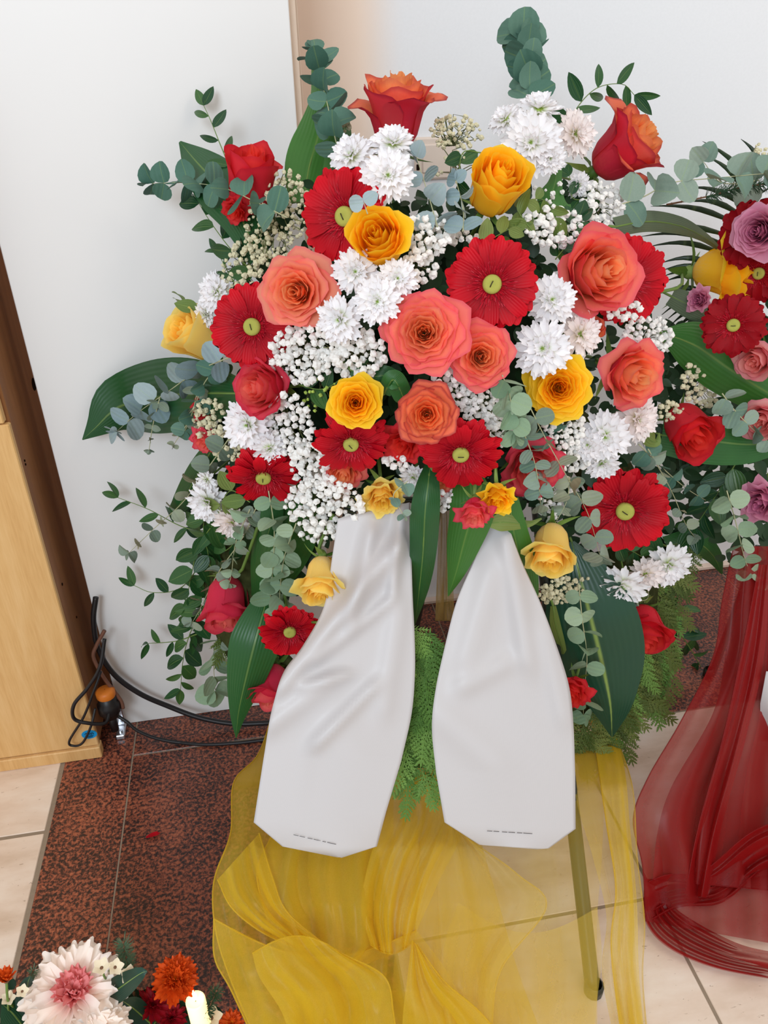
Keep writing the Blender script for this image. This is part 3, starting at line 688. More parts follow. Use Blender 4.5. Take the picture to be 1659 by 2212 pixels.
def bigleaf(pts, mat, label, name='aspidistra_leaf', fold=0.25, nv=26, nu=11, Y=None, off=0.0, wave=0.0, cat='leaf'):
    # pts: (px, py, half width px, extra towards camera) base to tip
    R = spline(pts, nv); base = None; G = []; U = []
    W = [P(r[0], r[1], (Yd(r[0], r[1]) if Y is None else Y) - off - r[3]) for r in R]
    for j in range(nv):
        d = (W[min(j + 1, nv - 1)] - W[max(j - 1, 0)]).normalized(); view = (CAM - W[j]).normalized(); side = d.cross(view).normalized(); nrm = side.cross(d).normalized()
        hw = max(0.3, R[j][2]) * mpp(W[j]); row = []
        for i in range(nu):
            s = -1 + 2 * i / (nu - 1); h = -fold * abs(s) ** 1.3 * hw + wave * hw * math.sin(j * 0.7 + s * 2)
            row.append(W[j] + side * (s * hw) + nrm * h - W[0])
        G.append(row); U.append([(j / (nv - 1), i / (nu - 1)) for i in range(nu)])
    b = MB(); b.grid(G, U)
    root = thing(name, W[0], label, cat, 'broad dark leaves')
    o = ob('blade', b.mesh('blade', MAT[mat]), root)
    sm = MB(); sm.tube([G[i][nu // 2] + ((CAM - W[i]).normalized() * -0.0012) for i in range(0, nv, 3)], 0.0016, 5, 0.0005)
    sd = (W[0] - W[2]).normalized(); sm.tube([Vector((0, 0, 0)), sd * 0.02 + Vector((0, 0.02, 0))], 0.0022, 5)
    ob('midrib', sm.mesh('midrib', MAT['stem']), root)
    return root
# ------------------------------------------------------------------ stand, wreath, foam, filler foliage
METAL = m_plain('dark_metal', (62, 66, 58), 0.4, 0.4, 0.5, var=0.05)
def stand(label, tops, feet, r, cross=None):
    root = thing('metal_stand', feet[0], label, 'stand'); o = feet[0]
    for f, top in zip(feet, tops):
        b = MB(); d = (top - f).normalized(); b.tube([f + Vector((0, 0, 0.004)), f + d * 0.02, top], r, 10)
        b.lathe([(0.001, 0.0), (r * 1.25, 0.001), (r * 1.3, 0.02), (r, 0.024)], 12, Vector((f.x, f.y, 0)))
        ob('leg', b.mesh('leg', METAL, True, o), root)
    if cross:
        b = MB(); b.tube(cross, r * 0.5, 8); ob('crossbar', b.mesh('crossbar', METAL, True, o), root)
    return root
fr = PZ(1281, 2142); fl = PZ(592, 2062); tp = P(1160, 1080, -0.24); tl = P(760, 1080, -0.24)
stand('dark metal flower stand whose leg shows through the yellow organza', [tp, tl, P(960, 1000, -0.22)], [fr, fl, Vector((0.33, 0.14, 0.0))], 0.0125, [tp, tl])

# thuja wreath under the flowers
FR = []
def frond_mesh(seed, dens=9):
    r = random.Random(seed); b = MB()
    def twig(p, d, l, w, lift):
        t = d.cross(Vector((0, 0, 1))).normalized(); m = p + d * l * 0.55 + Vector((0, 0, lift)); e = p + d * l
        b.add([p - t * w * 0.5, m - t * w, e, m + t * w, p + t * w * 0.5, m + Vector((0, 0, w * 0.9))], [(0, 5, 1), (1, 5, 2), (2, 5, 3), (3, 5, 4), (4, 5, 0)], [(0, .2), (.5, .2), (1, .5), (.5, .8), (0, .8), (.5, .5)])
    bend = r.uniform(-0.25, 0.25); ax = lambda t: Vector((t, bend * t * t * 0.6, -0.12 * t * t)); tg = lambda t: Vector((1, bend * 1.2 * t, -0.24 * t)).normalized()
    for i in range(8): twig(ax(i / 8), tg(i / 8), 0.16, 0.018, 0.004)
    for i in range(dens):
        t = 0.08 + 0.86 * i / dens
        for sg in (1, -1):
            l = 0.5 * (1 - 0.75 * t) * r.uniform(0.75, 1.1); d = tg(t); d = (Matrix.Rotation(sg * math.radians(r.uniform(35, 52)), 3, 'Z') @ d); d.z = r.uniform(-0.2, 0.12); d.normalize(); p = ax(t)
            twig(p, d, l * 0.6, 0.014, 0.004); twig(p + d * l * 0.5, d, l * 0.55, 0.014, 0.004)
            for k in range(5):
                for s2 in (1, -1):
                    dd = Matrix.Rotation(s2 * math.radians(r.uniform(30, 48)), 3, 'Z') @ d
                    twig(p + d * l * (0.1 + 0.17 * k), dd, l * 0.3 * (1 - 0.12 * k), 0.013, 0.003)
    return b.mesh('frond')
FR = [frond_mesh(i) for i in range(4)]
def frond(root, px, py, ang, lpx, mat, Y, tilt=0.4):
    p = P(px, py, Y); a = math.radians(ang); x = RT * math.cos(a) + UP * math.sin(a) + (CAM - p).normalized() * rng.uniform(-0.1, 0.35)
    z = (CAM - p).normalized() + Vector((rng.uniform(-1, 1), rng.uniform(-1, 1), rng.uniform(-1, 1))) * tilt
    ob('frond', withmat(FR[rng.randrange(4)], MAT[mat]), root, trs(p - root.location, axes(x, z), lpx * mpp(p)))
WC = (930, 1215); WRX, WRY = 440, 390
def wy(py, px=930): return -0.35 - (py - 800) / 900 * 0.17 + 0.34 * ((px - 930) / 600.0) ** 2
wr = thing('thuja_wreath', P(930, 1215, -0.42), 'green thuja wreath seen between and beside the two white ribbons', 'wreath')
def ringp(a, r=1.0, off=0.0):
    px = WC[0] + WRX * r * math.cos(a); py = WC[1] + WRY * r * math.sin(a); return P(px, py, wy(py, px) - off)
STRAW = m_plain('straw_ring', (58, 62, 34), 0.9, 0.05, var=0.4, scale=80, bump=0.4)
b = MB(); N = 48
for i in range(N):
    pass
rows = []
for i in range(N + 1):
    a = 2 * math.pi * i / N; c = ringp(a); o1 = (ringp(a, 1.13) - c); dp = Vector((0, 1, 0)) * o1.length * 0.5
    rows.append([c + o1 * math.cos(2 * math.pi * j / 12) - dp * math.sin(2 * math.pi * j / 12) - wr.location for j in range(13)])
b.grid(rows); ob('wreath_body', b.mesh('wreath_body', STRAW), wr)
for i in range(70):
    a = math.radians(rng.choice((rng.uniform(-30, 75), rng.uniform(-30, 75), rng.uniform(75, 190)))); px = WC[0] + WRX * rng.uniform(0.9, 1.1) * math.cos(a); py = WC[1] + WRY * rng.uniform(0.88, 1.1) * math.sin(a)
    frond(wr, px, py, rng.gauss(-math.degrees(a) * 0.3 - 60, 34), rng.uniform(70, 120), 'thuja_dark', wy(py, px) + 0.01 - rng.uniform(0, 0.02))
for i in range(64):                                   # the bright strip between the ribbons
    t = rng.random(); px = rng.uniform(880, 950) - 14 * t; py = 1345 + 330 * t
    frond(wr, px, py, rng.gauss(-75, 30), rng.uniform(75, 120), 'thuja', -0.525 - 0.22 * max(0, (py - 1100)) / 750 + 0.025 + rng.uniform(0, 0.03))
for i in range(70):                                   # hanging down at the right
    px, py = rng.choice(((1410, 1270), (1440, 1330), (1415, 1400), (1280, 1530), (1340, 1500), (1450, 1210), (1270, 1570), (1390, 1450))); px += rng.gauss(0, 20); py += rng.gauss(0, 30)
    frond(wr, px, py, rng.gauss(-76, 24), rng.uniform(70, 110), rng.choice(('thuja_dark', 'thuja_dark', 'thuja')), wy(py, px) - 0.01 - rng.uniform(0, 0.02))

fc = P(930, 790, -0.34) - wr.location; b = MB()   # the foam that the stems stick in, held by the wreath
rows = []
for i in range(17):
    th = math.pi * i / 16; rows.append([Vector((0.24 * math.sin(th) * math.cos(2 * math.pi * j / 24), 0.125 * math.sin(th) * math.sin(2 * math.pi * j / 24), 0.2 * math.cos(th))) * (1 + 0.05 * math.sin(7 * th + j)) + fc for j in range(25)])
b.grid(rows); ob('foam_block', b.mesh('foam_block', MAT['foam']), wr)

def inpoly(x, y, poly):
    c = False; n = len(poly)
    for i in range(n):
        (x0, y0), (x1, y1) = poly[i], poly[i - 1]
        if (y0 > y) != (y1 > y) and x < (x1 - x0) * (y - y0) / (y1 - y0) + x0: c = not c
    return c
def filler(poly, n, lo, hi, name, label, Yf, mats, lpx=(26, 52)):
    xs = [p[0] for p in poly]; ys = [p[1] for p in poly]; b = MB(); cnt = 0; o = None
    LV = np.array([v.co[:] for v in LANCE[1].vertices]); FC = [tuple(f.vertices) for f in LANCE[1].polygons]
    while cnt < n:
        x, y = rng.uniform(min(xs), max(xs)), rng.uniform(min(ys), max(ys))
        if not inpoly(x, y, poly): continue
        cnt += 1; p = P(x, y, Yf(x, y) + rng.uniform(lo, hi)); o = o or p
        a = rng.uniform(0, 2 * math.pi); X = RT * math.cos(a) + UP * math.sin(a) + FW * rng.uniform(-0.6, 0.3); Z = -FW + Vector((rng.uniform(-1, 1), rng.uniform(-1, 1), rng.uniform(-1, 1))) * 0.8
        m = np.array(axes(X, Z)) * rng.uniform(*lpx) * mpp(p) ; m[:, 1] *= 1.7
        V = LV @ m.T + np.array(p - o); q = rng.random()
        b.add([tuple(v) for v in V], FC, [(q, 0.3)] * len(V))
    t = ob(name, b.mesh(name, MAT[mats])); t.location = o
    return tag(t, label, 'foliage', None, 'stuff')
FP = [(520, 500), (630, 400), (740, 380), (860, 430), (990, 440), (1150, 400), (1250, 430), (1330, 470), (1400, 600), (1430, 760), (1520, 900), (1500, 1050), (1470, 1200), (1420, 1330), (1300, 1330), (1215, 1380), (1190, 1320), (1140, 1240), (1075, 1120), (900, 1060), (720, 1130), (650, 1290), (600, 1400), (540, 1400), (450, 1290), (420, 1130), (450, 1010), (420, 900), (490, 780), (480, 650)]
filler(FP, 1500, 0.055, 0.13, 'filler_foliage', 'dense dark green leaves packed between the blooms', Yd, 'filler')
FP2 = [(1415, 770), (1470, 690), (1600, 640), (1720, 560), (1720, 1300), (1640, 1260), (1540, 1200), (1470, 1130), (1430, 980)]
RY = -0.16
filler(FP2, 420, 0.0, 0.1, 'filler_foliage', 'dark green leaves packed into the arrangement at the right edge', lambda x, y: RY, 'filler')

# ------------------------------------------------------------------ white ribbons
def m_ribbon():
    t = NT('ribbon_satin'); _, u, w = t.uv(); r = t.math('SINE', t.math('MULTIPLY', u, 900.0))
    return t.bsdf(lin((208, 205, 206)), 0.42, 0.35, t.bump(r, 0.06, 0.0005), trans=0.12)
RIB = m_ribbon(); INKB = m_plain('black_print', (40, 40, 44), 0.6, 0.1)
def ribbon(rows, folds, Yf, label, dashes, nu=40, sub=8):
    L = spline([(a, b_) for (a, b_, _, _) in rows[:-3]], 60) + [r[:2] for r in rows[-3:]]
    Rr = spline([(c, d) for (_, _, c, d) in rows[:-3]], 60) + [r[2:] for r in rows[-3:]]
    def disp(x, y):
        h = 0.0
        for (x0, y0, x1, y1, w, amp) in folds:
            dx, dy = x1 - x0, y1 - y0; l2 = dx * dx + dy * dy; t = ((x - x0) * dx + (y - y0) * dy) / l2
            e = 1.0 if 0 < t < 1 else math.exp(-((t if t < 0 else t - 1) * math.sqrt(l2) / (1.8 * w)) ** 2)
            s = ((x - x0) * dy - (y - y0) * dx) / math.sqrt(l2); h += 1.3 * amp * math.exp(-(s / w) ** 2) * e
        return h
    o = P(rows[0][0], rows[0][1], Yf(rows[0][1])); G = []; U = []
    for j, (l, r) in enumerate(zip(L, Rr)):
        row = []
        for i in range(nu):
            t = i / (nu - 1); x = l[0] + (r[0] - l[0]) * t; y = l[1] + (r[1] - l[1]) * t
            w = P(x, y, Yf(y)); w += (CAM - w).normalized() * (disp(x, y) + 0.006 * math.sin(t * math.pi)); row.append(w - o)
        G.append(row); U.append([(i / (nu - 1), j / len(L)) for i in range(nu)])
    b = MB(); b.grid(G, U); t = ob('mourning_ribbon', b.mesh('mourning_ribbon', RIB)); t.location = o; tag(t, label, 'ribbon', 'white ribbons')
    so_ = t.modifiers.new('thickness', 'SOLIDIFY'); so_.thickness = 0.0007
    b = MB()
    for (x0, y0, x1, y1) in dashes:
        A = []
        for (x, y) in ((x0, y0 - 0.55), (x1, y1 - 0.55), (x1, y1 + 0.55), (x0, y0 + 0.55)):
            w = P(x, y, Yf(y)); A.append(w + (CAM - w).normalized() * 0.0095 - o)
        b.add(A, [(0, 3, 2, 1)])
    ob('printed_line', b.mesh('printed_line', INKB, False), t)['label'] = 'tiny line of dark print'
    return t
def dashline(x0, y0, x1, y1, segs):
    return [(x0 + (x1 - x0) * a, y0 + (y1 - y0) * a, x0 + (x1 - x0) * c, y0 + (y1 - y0) * c) for a, c in segs]
RYf = lambda y: -0.535 - 0.22 * max(0, (y - 1100)) / 750
ribbon([(730, 1120, 885, 1085), (718, 1200, 888, 1190), (700, 1310, 891, 1290), (655, 1395, 895, 1370), (612, 1455, 896, 1450), (586, 1540, 889, 1540), (569, 1640, 866, 1645), (548, 1776, 834, 1752), (610, 1828, 814, 1828), (728, 1851, 738, 1852)],
       [(850, 1190, 610, 1480, 22, 0.020), (800, 1160, 760, 1330, 18, 0.012), (868, 1120, 850, 1260, 14, 0.012), (840, 1300, 690, 1420, 14, 0.010), (700, 1480, 590, 1560, 24, 0.012), (800, 1490, 690, 1600, 16, 0.012), (860, 1330, 830, 1520, 24, 0.008), (740, 1460, 660, 1480, 14, 0.010), (740, 1600, 800, 1700, 60, 0.008)],
       RYf, 'left white ribbon, creased with diagonal folds, over the yellow organza', dashline(634, 1803, 726, 1824, [(0, .12), (.14, .27), (.33, .45), (.47, .6), (.61, .63), (.68, .76), (.79, 1)]))
ribbon([(1056, 1130, 1094, 1126), (1022, 1215, 1126, 1212), (986, 1300, 1166, 1300), (960, 1400, 1200, 1390), (940, 1495, 1228, 1480), (933, 1575, 1238, 1565), (942, 1670, 1242, 1670), (960, 1776, 1243, 1790), (1035, 1824, 1185, 1832), (1070, 1827, 1160, 1834)],
       [(1100, 1180, 1140, 1420, 24, 0.014), (1010, 1480, 1080, 1440, 22, 0.009), (1180, 1380, 1215, 1540, 22, 0.010), (970, 1560, 1060, 1640, 40, 0.010), (1060, 1250, 1010, 1420, 30, 0.008)],
       RYf, 'right white ribbon, smoother and flatter, beside the bottom right broad leaf', dashline(1052, 1795, 1150, 1801, [(0, .12), (.14, .27), (.33, .45), (.47, .62), (.66, .78), (.8, 1)]))

# ------------------------------------------------------------------ organza
def m_organza(name, c, c2, a0):
    t = NT(name); lw = t.n('ShaderNodeLayerWeight'); lw.inputs['Blend'].default_value = 0.5
    cosv = t.math('MAXIMUM', t.math('SUBTRACT', 1.0, lw.outputs['Facing']), 0.12)
    al = t.math('SUBTRACT', 1.0, t.math('POWER', 1.0 - a0, t.math('DIVIDE', 1.0, cosv)))
    weave = t.noise(900, 1); col = t.mix(weave, lin(c), lin(c2))
    p = t.n('ShaderNodeBsdfPrincipled'); t.put(p.inputs['Base Color'], col); p.inputs['Roughness'].default_value = 0.38; p.inputs['Specular IOR Level'].default_value = 0.5
    p.inputs['Sheen Weight'].default_value = 0.3; t.put(p.inputs['Sheen Tint'], lin(c2))
    tl = t.n('ShaderNodeBsdfTranslucent'); t.put(tl.inputs[0], col)
    m1 = t.n('ShaderNodeMixShader'); m1.inputs[0].default_value = 0.45; t.t.links.new(p.outputs[0], m1.inputs[1]); t.t.links.new(tl.outputs[0], m1.inputs[2])
    tr = t.n('ShaderNodeBsdfTransparent')
    m2 = t.n('ShaderNodeMixShader'); t.put(m2.inputs[0], al); t.t.links.new(tr.outputs[0], m2.inputs[1]); t.t.links.new(m1.outputs[0], m2.inputs[2])
    t.t.links.new(m2.outputs[0], t.out.inputs[0]); return t.m
ORGY = m_organza('yellow_organza', (226, 190, 30), (248, 220, 70), 0.42)
ORGL = m_organza('light_yellow_organza', (226, 192, 50), (248, 222, 96), 0.26)
ORGR = m_organza('red_organza', (140, 14, 20), (186, 26, 26), 0.56)
OY = ((1050, -.12), (1450, -.2), (1590, -.36), (1700, -.58), (1830, -.70), (1950, -.77), (2140, -.855), (2300, -.90))
def oy(y):
    for (a, b_), (c, d) in zip(OY, OY[1:]):
        if y <= c: return b_ + (d - b_) * max(0, (y - a)) / (c - a)
    return OY[-1][1]
def sheet(root, name, Lp, Rp, mat, folds, Yt, Yb, seed, nu=90, nv=70, gather=0.4, amp=0.02, floor_gap=0.01, cross=0.006, off=None, hem='b', bow=(0, 0)):
    # Lp, Rp: outlines top to bottom in px; folds: number of pleats; Yt, Yb: depth at the top and at the bottom
    r = random.Random(seed); ph = [r.uniform(0, 6.28) for _ in range(8)]; L = spline(Lp, nv); R = spline(Rp, nv); G = []
    for j in range(nv):
        v = j / (nv - 1); row = []
        for i in range(nu):
            u = i / (nu - 1); x = L[j][0] + (R[j][0] - L[j][0]) * u; y = L[j][1] + (R[j][1] - L[j][1]) * u + math.sin(math.pi * u) * (bow[0] * (1 - v) ** 2 + bow[1] * v ** 2)
            Y = Yt + (Yb - Yt) * v if off is None else oy(y) - off; w = P(x, y, Y)
            uu = u + 0.05 * math.sin(3 * v + ph[0]) + 0.03 * math.sin(7 * v + ph[1])
            f = math.sin(folds * math.pi * uu + ph[2]); f = math.copysign(abs(f) ** 0.7, f) + 0.5 * math.sin(folds * 2.3 * math.pi * uu + ph[3] + 2 * v)
            g = math.sin(9 * v + 5 * u + ph[4]) + 0.8 * math.sin(15 * v - 7 * u + ph[5]) * v
            env = min(1, 4 * u, 4 * (1 - u)) * (0.35 + 0.65 * v)
            w = w + (CAM - w).normalized() * (amp * f * env + cross * g * env * (0.3 + v))
            zf = floor_gap + 0.006 * (1 + math.sin(31 * u + ph[6]))
            if w.z < zf:                                   # spread on the floor
                d = w - CAM; w = CAM + d * ((zf - CAM.z) / d.z)
            row.append(w - root.location)
        G.append(row)
    b = MB(); b.grid(G); o = ob(name, b.mesh(name, mat), root)
    for k in hem:
        E = {'b': G[-1], 't': G[0], 'l': [g[0] for g in G], 'r': [g[-1] for g in G]}[k]; b = MB(); b.tube(E, 0.0011, 5, cap=False); ob('hem', b.mesh('hem', mat), o)
    return o
def roll_fold(root, name, pts, rad, mat, Y=None, gap=0.012):
    W = [P(x, y, Yv) for (x, y, Yv) in spline(pts, 40)]; W = [w if w.z > gap else CAM + (w - CAM) * ((gap - CAM.z) / (w - CAM).z) for w in W]
    b = MB(); b.tube([w - root.location for w in W], rad * mpp(W[0]), 8, cap=False); return ob(name, b.mesh(name, mat), root)
og = thing('organza_drape', PZ(930, 2100), 'sheer yellow organza hanging in folds below the white ribbons to the floor', 'organza')
S_ = lambda Lp, Rp, n, off, seed, mat=None, **k: sheet(og, 'fabric_layer', Lp, Rp, mat or ORGY, n, 0, 0, seed, off=off, **k)
S_([(600, 1500), (560, 1625), (505, 1690), (498, 1800), (462, 1905), (466, 2010), (500, 2120), (560, 2260)], [(840, 1500), (850, 1640), (850, 1760), (850, 1900), (846, 2010), (840, 2060), (830, 2140), (800, 2260)], 5, 0.0, 1, amp=0.022, hem='l')
S_([(640, 1700), (590, 1800), (556, 1880), (570, 1960), (600, 2036), (650, 2066)], [(880, 1640), (900, 1760), (905, 1880), (900, 1990), (890, 2044), (800, 2078)], 4, 0.014, 2, amp=0.018, hem='lb', bow=(0, 26))
S_([(830, 1640), (840, 1740), (800, 1850), (780, 1960), (800, 2040)], [(985, 1690), (1000, 1790), (950, 1900), (905, 2000), (890, 2036)], 5, 0.02, 3, amp=0.016, hem='b', bow=(0, 22))
S_([(930, 1660), (910, 1800), (900, 1920), (900, 2030), (940, 2120), (1040, 2260)], [(1250, 1500), (1300, 1700), (1300, 1850), (1290, 1980), (1290, 2100), (1290, 2260)], 3, 0.008, 4, amp=0.018, hem='l', mat=ORGL)
S_([(960, 1770), (920, 1880), (900, 1980), (900, 2080), (930, 2260)], [(1010, 1810), (1120, 1890), (1180, 1960), (1080, 2100), (1060, 2260)], 3, 0.03, 14, amp=0.016, hem='r', mat=ORGL)
S_([(860, 1640), (870, 1800), (860, 1950), (850, 2100), (840, 2260)], [(1010, 1680), (1040, 1820), (1080, 1960), (1120, 2100), (1180, 2260)], 3, 0.0, 31, amp=0.016, hem='')
S_([(990, 1950), (960, 2040), (950, 2150), (960, 2270)], [(1290, 1960), (1300, 2060), (1290, 2160), (1280, 2270)], 3, 0.016, 32, amp=0.014, hem='', mat=ORGL, bow=(60, 0))
S_([(1230, 1480), (1240, 1700), (1280, 1850), (1310, 1980), (1300, 2100), (1330, 2260)], [(1290, 1480), (1330, 1590), (1366, 1700), (1376, 1850), (1392, 1990), (1388, 2110), (1400, 2260)], 2, 0.012, 5, amp=0.012, hem='r', mat=ORGL)
S_([(1270, 1500), (1290, 1640), (1310, 1780), (1330, 1920), (1320, 2050), (1345, 2260)], [(1292, 1490), (1345, 1640), (1362, 1800), (1376, 1950), (1380, 2100), (1394, 2260)], 2, 0.02, 21, amp=0.008, hem='l')
S_([(462, 1985), (464, 2070), (500, 2140), (560, 2270)], [(900, 2010), (960, 2090), (1010, 2180), (1080, 2290)], 4, 0.02, 6, amp=0.028, cross=0.012, hem='lt', bow=(70, 0))
S_([(545, 2060), (560, 2110), (610, 2190), (640, 2290)], [(740, 2060), (830, 2110), (850, 2190), (860, 2290)], 4, 0.04, 7, amp=0.022, cross=0.012, hem='tr', bow=(-38, 0))
S_([(890, 2030), (880, 2110), (870, 2200), (870, 2290)], [(900, 2040), (960, 2120), (1040, 2190), (1130, 2300)], 3, 0.035, 8, amp=0.02, cross=0.01, hem='r')
S_([(470, 1900), (500, 1960), (560, 2010), (640, 2050)], [(560, 1800), (590, 1900), (620, 1970), (700, 2040)], 3, 0.02, 15, amp=0.018, hem='lr')
sheet(og, 'fabric_tail', [(948, 1060), (946, 1180), (940, 1340)], [(975, 1060), (976, 1180), (982, 1340)], m_organza('dark_organza_tail', (150, 120, 60), (176, 146, 84), 0.6), 3, -0.44, -0.47, 9, nu=20, nv=20, amp=0.006)

rg = thing('organza_drape', PZ(1560, 2000), 'sheer dark red organza hanging down to the floor at the right edge', 'organza')
sheet(rg, 'fabric_layer', [(1585, 1180), (1560, 1300), (1540, 1420), (1470, 1560), (1400, 1680), (1368, 1770), (1388, 1870), (1396, 1990)], [(1720, 1180), (1740, 1300), (1760, 1500), (1780, 1700), (1790, 1800), (1790, 1900), (1790, 2000), (1790, 2060)], ORGR, 3, -0.33, -0.72, 11, amp=0.03, hem='l')
sheet(rg, 'fabric_layer', [(1600, 1250), (1570, 1400), (1540, 1540), (1450, 1700), (1420, 1800), (1410, 1900)], [(1720, 1250), (1720, 1500), (1730, 1650), (1740, 1760), (1740, 1850), (1740, 1930)], ORGR, 3, -0.36, -0.68, 12, amp=0.03, hem='b')
sheet(rg, 'fabric_layer', [(1392, 1900), (1392, 1985), (1440, 2045), (1540, 2090), (1680, 2118)], [(1440, 1900), (1450, 1950), (1500, 1990), (1600, 2040), (1700, 2062)], ORGR, 2, -0.66, -0.86, 13, amp=0.02, hem='tb')
sheet(rg, 'fabric_layer', [(1640, 1220), (1600, 1420), (1560, 1600), (1510, 1780), (1480, 1930)], [(1665, 1220), (1650, 1420), (1610, 1600), (1560, 1780), (1530, 1940)], ORGR, 2, -0.39, -0.7, 16, amp=0.012, hem='l')
sheet(rg, 'fabric_layer', [(1400, 1905), (1440, 1890), (1520, 1880), (1620, 1800), (1720, 1760)], [(1410, 1990), (1470, 1960), (1560, 1950), (1650, 1880), (1740, 1850)], ORGR, 3, -0.68, -0.66, 17, amp=0.02, hem='l')
for pts in () if True else ([(1395, 1920, -.7), (1410, 1990, -.74), (1470, 2050, -.78), (1560, 2090, -.82), (1680, 2110, -.84)], [(1600, 1300, -.36), (1570, 1500, -.46), (1540, 1680, -.55), (1500, 1850, -.64), (1480, 1930, -.68)], [(1396, 1915, -.7), (1430, 1905, -.68), (1435, 1940, -.69), (1500, 1900, -.67), (1620, 1820, -.62)]):
    roll_fold(rg, 'rolled_hem', pts, 5.0, ORGR)
b = MB(); o_ = P(1659, 1480, -0.5); b.grid([[P(x, y, -0.5) - o_ for x in (1642 + 0.0 * k, 1700, 1790)] for k, y in enumerate((1450, 1520, 1600))])
b.v[0] = tuple(P(1655, 1450, -0.5) - o_); t_ = ob('mourning_ribbon', b.mesh('mourning_ribbon', RIB)); t_.location = o_; tag(t_, 'corner of a white ribbon over the red organza at the right edge', 'ribbon', 'white ribbons')
t_.modifiers.new('thickness', 'SOLIDIFY').thickness = 0.0007
T2 = P(1640, 1180, -0.08); stand('black metal stand leg catching light above the red organza', [T2, T2], [P(1548, 1430, -0.12).lerp(T2, -0.45), PZ(1800, 1700)], 0.009)
# fallen petal
q = PZ(330, 1806, 0.003); t_ = ob('fallen_petal', withmat(GP[1], MAT['gerbera'])); t_.matrix_basis = trs(q - Vector((0.02, 0.004, -0.001)), Matrix.Rotation(0.22, 3, 'Z'), 0.036); tag(t_, 'single red petal lying on the granite floor', 'petal')
# ------------------------------------------------------------------ broad leaves
bigleaf([(655, 440, 30, -.10), (668, 360, 52, -.10), (690, 280, 48, -.09), (692, 210, 26, -.08), (674, 150, 2, -.08)], 'aspidistra_bright', 'tall broad leaf standing behind the eucalyptus at top left', fold=0.3)
bigleaf([(715, 380, 20, -.10), (735, 310, 26, -.09), (745, 265, 12, -.09), (742, 240, 1, -.09)], 'aspidistra_bright', 'short folded leaf right of the tall leaf at top left')
bigleaf([(560, 560, 24, -.05), (520, 470, 44, -.03), (470, 400, 56, -.0), (425, 350, 40, .01), (388, 306, 3, .02)], 'aspidistra', 'broad green leaf behind the red rosebud at upper left', fold=0.2)
bigleaf([(520, 850, 30, 0.0), (420, 850, 72, -.01), (330, 860, 80, -.02), (255, 880, 62, -.02), (205, 925, 22, -.02), (178, 950, 1, -.02)], 'aspidistra', 'largest dark leaf, pointing left across the white panel', fold=0.22, off=0.01)
bigleaf([(932, 985, 5, -.02), (926, 1035, 24, .03), (918, 1110, 32, .06), (914, 1190, 30, .06), (906, 1270, 22, .05), (896, 1350, 1, .04)], 'aspidistra', 'narrow dark leaf hanging along the left ribbon\'s right edge', fold=0.5, off=0.01)
bigleaf([(935, 1030, 12, .02), (936, 1110, 14, .03), (926, 1190, 10, .03), (912, 1270, 1, .03)], 'aspidistra', 'slim leaf edge behind the narrow leaf by the left ribbon', fold=0.4, off=0.01)
bigleaf([(1010, 990, 8, -.02), (1016, 1045, 40, .03), (1020, 1100, 50, .06), (1000, 1180, 38, .06), (984, 1240, 20, .06), (968, 1288, 1, .06)], 'aspidistra_bright', 'pointed leaf hanging between the two white ribbons', fold=0.4, off=0.01)
bigleaf([(1100, 1080, 20, .05), (1110, 1150, 30, .06), (1126, 1230, 36, .06), (1140, 1290, 24, .06), (1142, 1332, 2, .06)], 'aspidistra_bright', 'pointed leaf lying on the right ribbon\'s upper edge', fold=0.3, off=0.01)
bigleaf([(1235, 1170, 6, -.08), (1250, 1235, 60, -.05), (1275, 1330, 96, -.01), (1300, 1430, 94, 0), (1318, 1520, 52, .01), (1322, 1592, 2, .01)], 'aspidistra_blue', 'wide dark leaf with pale midrib hanging right of the right ribbon', fold=0.16, Y=-0.45)
bigleaf([(585, 1250, 5, -.08), (572, 1310, 34, -.03), (550, 1390, 54, .01), (530, 1470, 42, .02), (515, 1540, 20, .02), (510, 1594, 1, .02)], 'aspidistra', 'long leaf pointing down below the hanging pink roses at left', fold=0.25, Y=-0.43)
bigleaf([(640, 1060, 50, -.03), (620, 1150, 66, -.02), (590, 1230, 56, -.02), (560, 1300, 20, -.02)], 'aspidistra', 'ribbed leaf behind the hanging eucalyptus above the pale rose', off=0.0)
bigleaf([(590, 1070, 20, 0), (585, 1130, 24, 0.01), (570, 1180, 3, 0.01)], 'aspidistra', 'small oval leaf under the lower left gerbera', off=0.01)
bigleaf([(1430, 720, 10, -.02), (1500, 745, 50, -.01), (1580, 800, 58, .01), (1680, 860, 44, .02), (1740, 880, 10, .02)], 'aspidistra_bright', 'large diagonal leaf between the two arrangements at right', Y=-0.24, fold=0.3)
bigleaf([(1430, 940, 40, .0), (1520, 950, 52, .02), (1610, 960, 44, .03), (1700, 955, 20, .03)], 'aspidistra', 'dark leaf behind the round red rosebud at right', Y=-0.26, fold=0.2)
bigleaf([(1330, 490, 20, 0), (1400, 478, 22, .01), (1470, 488, 18, .02), (1520, 512, 10, .02), (1552, 536, 5, .02)], 'aspidistra_dull', 'curved grey green leaf arching right above the rightmost gerbera', fold=0.3, off=0.0)
bigleaf([(470, 950, 16, 0), (430, 1020, 26, -.0), (395, 1080, 22, -.0), (372, 1108, 12, -.0)], 'aspidistra', 'leaf behind the eucalyptus left of the small white daisies', off=0.0)
bigleaf([(1205, 500, 36, -.05), (1190, 440, 40, -.04), (1200, 390, 16, -.03), (1205, 360, 10, -.03)], 'aspidistra_bright', 'bright green leaf under the white cluster at top right', fold=0.5)
bigleaf([(830, 850, 14, .03), (850, 820, 22, .04), (872, 860, 20, .03), (880, 890, 3, .02)], 'aspidistra', 'curled leaf right of the small face-on yellow rose', off=0.0, wave=0.15)
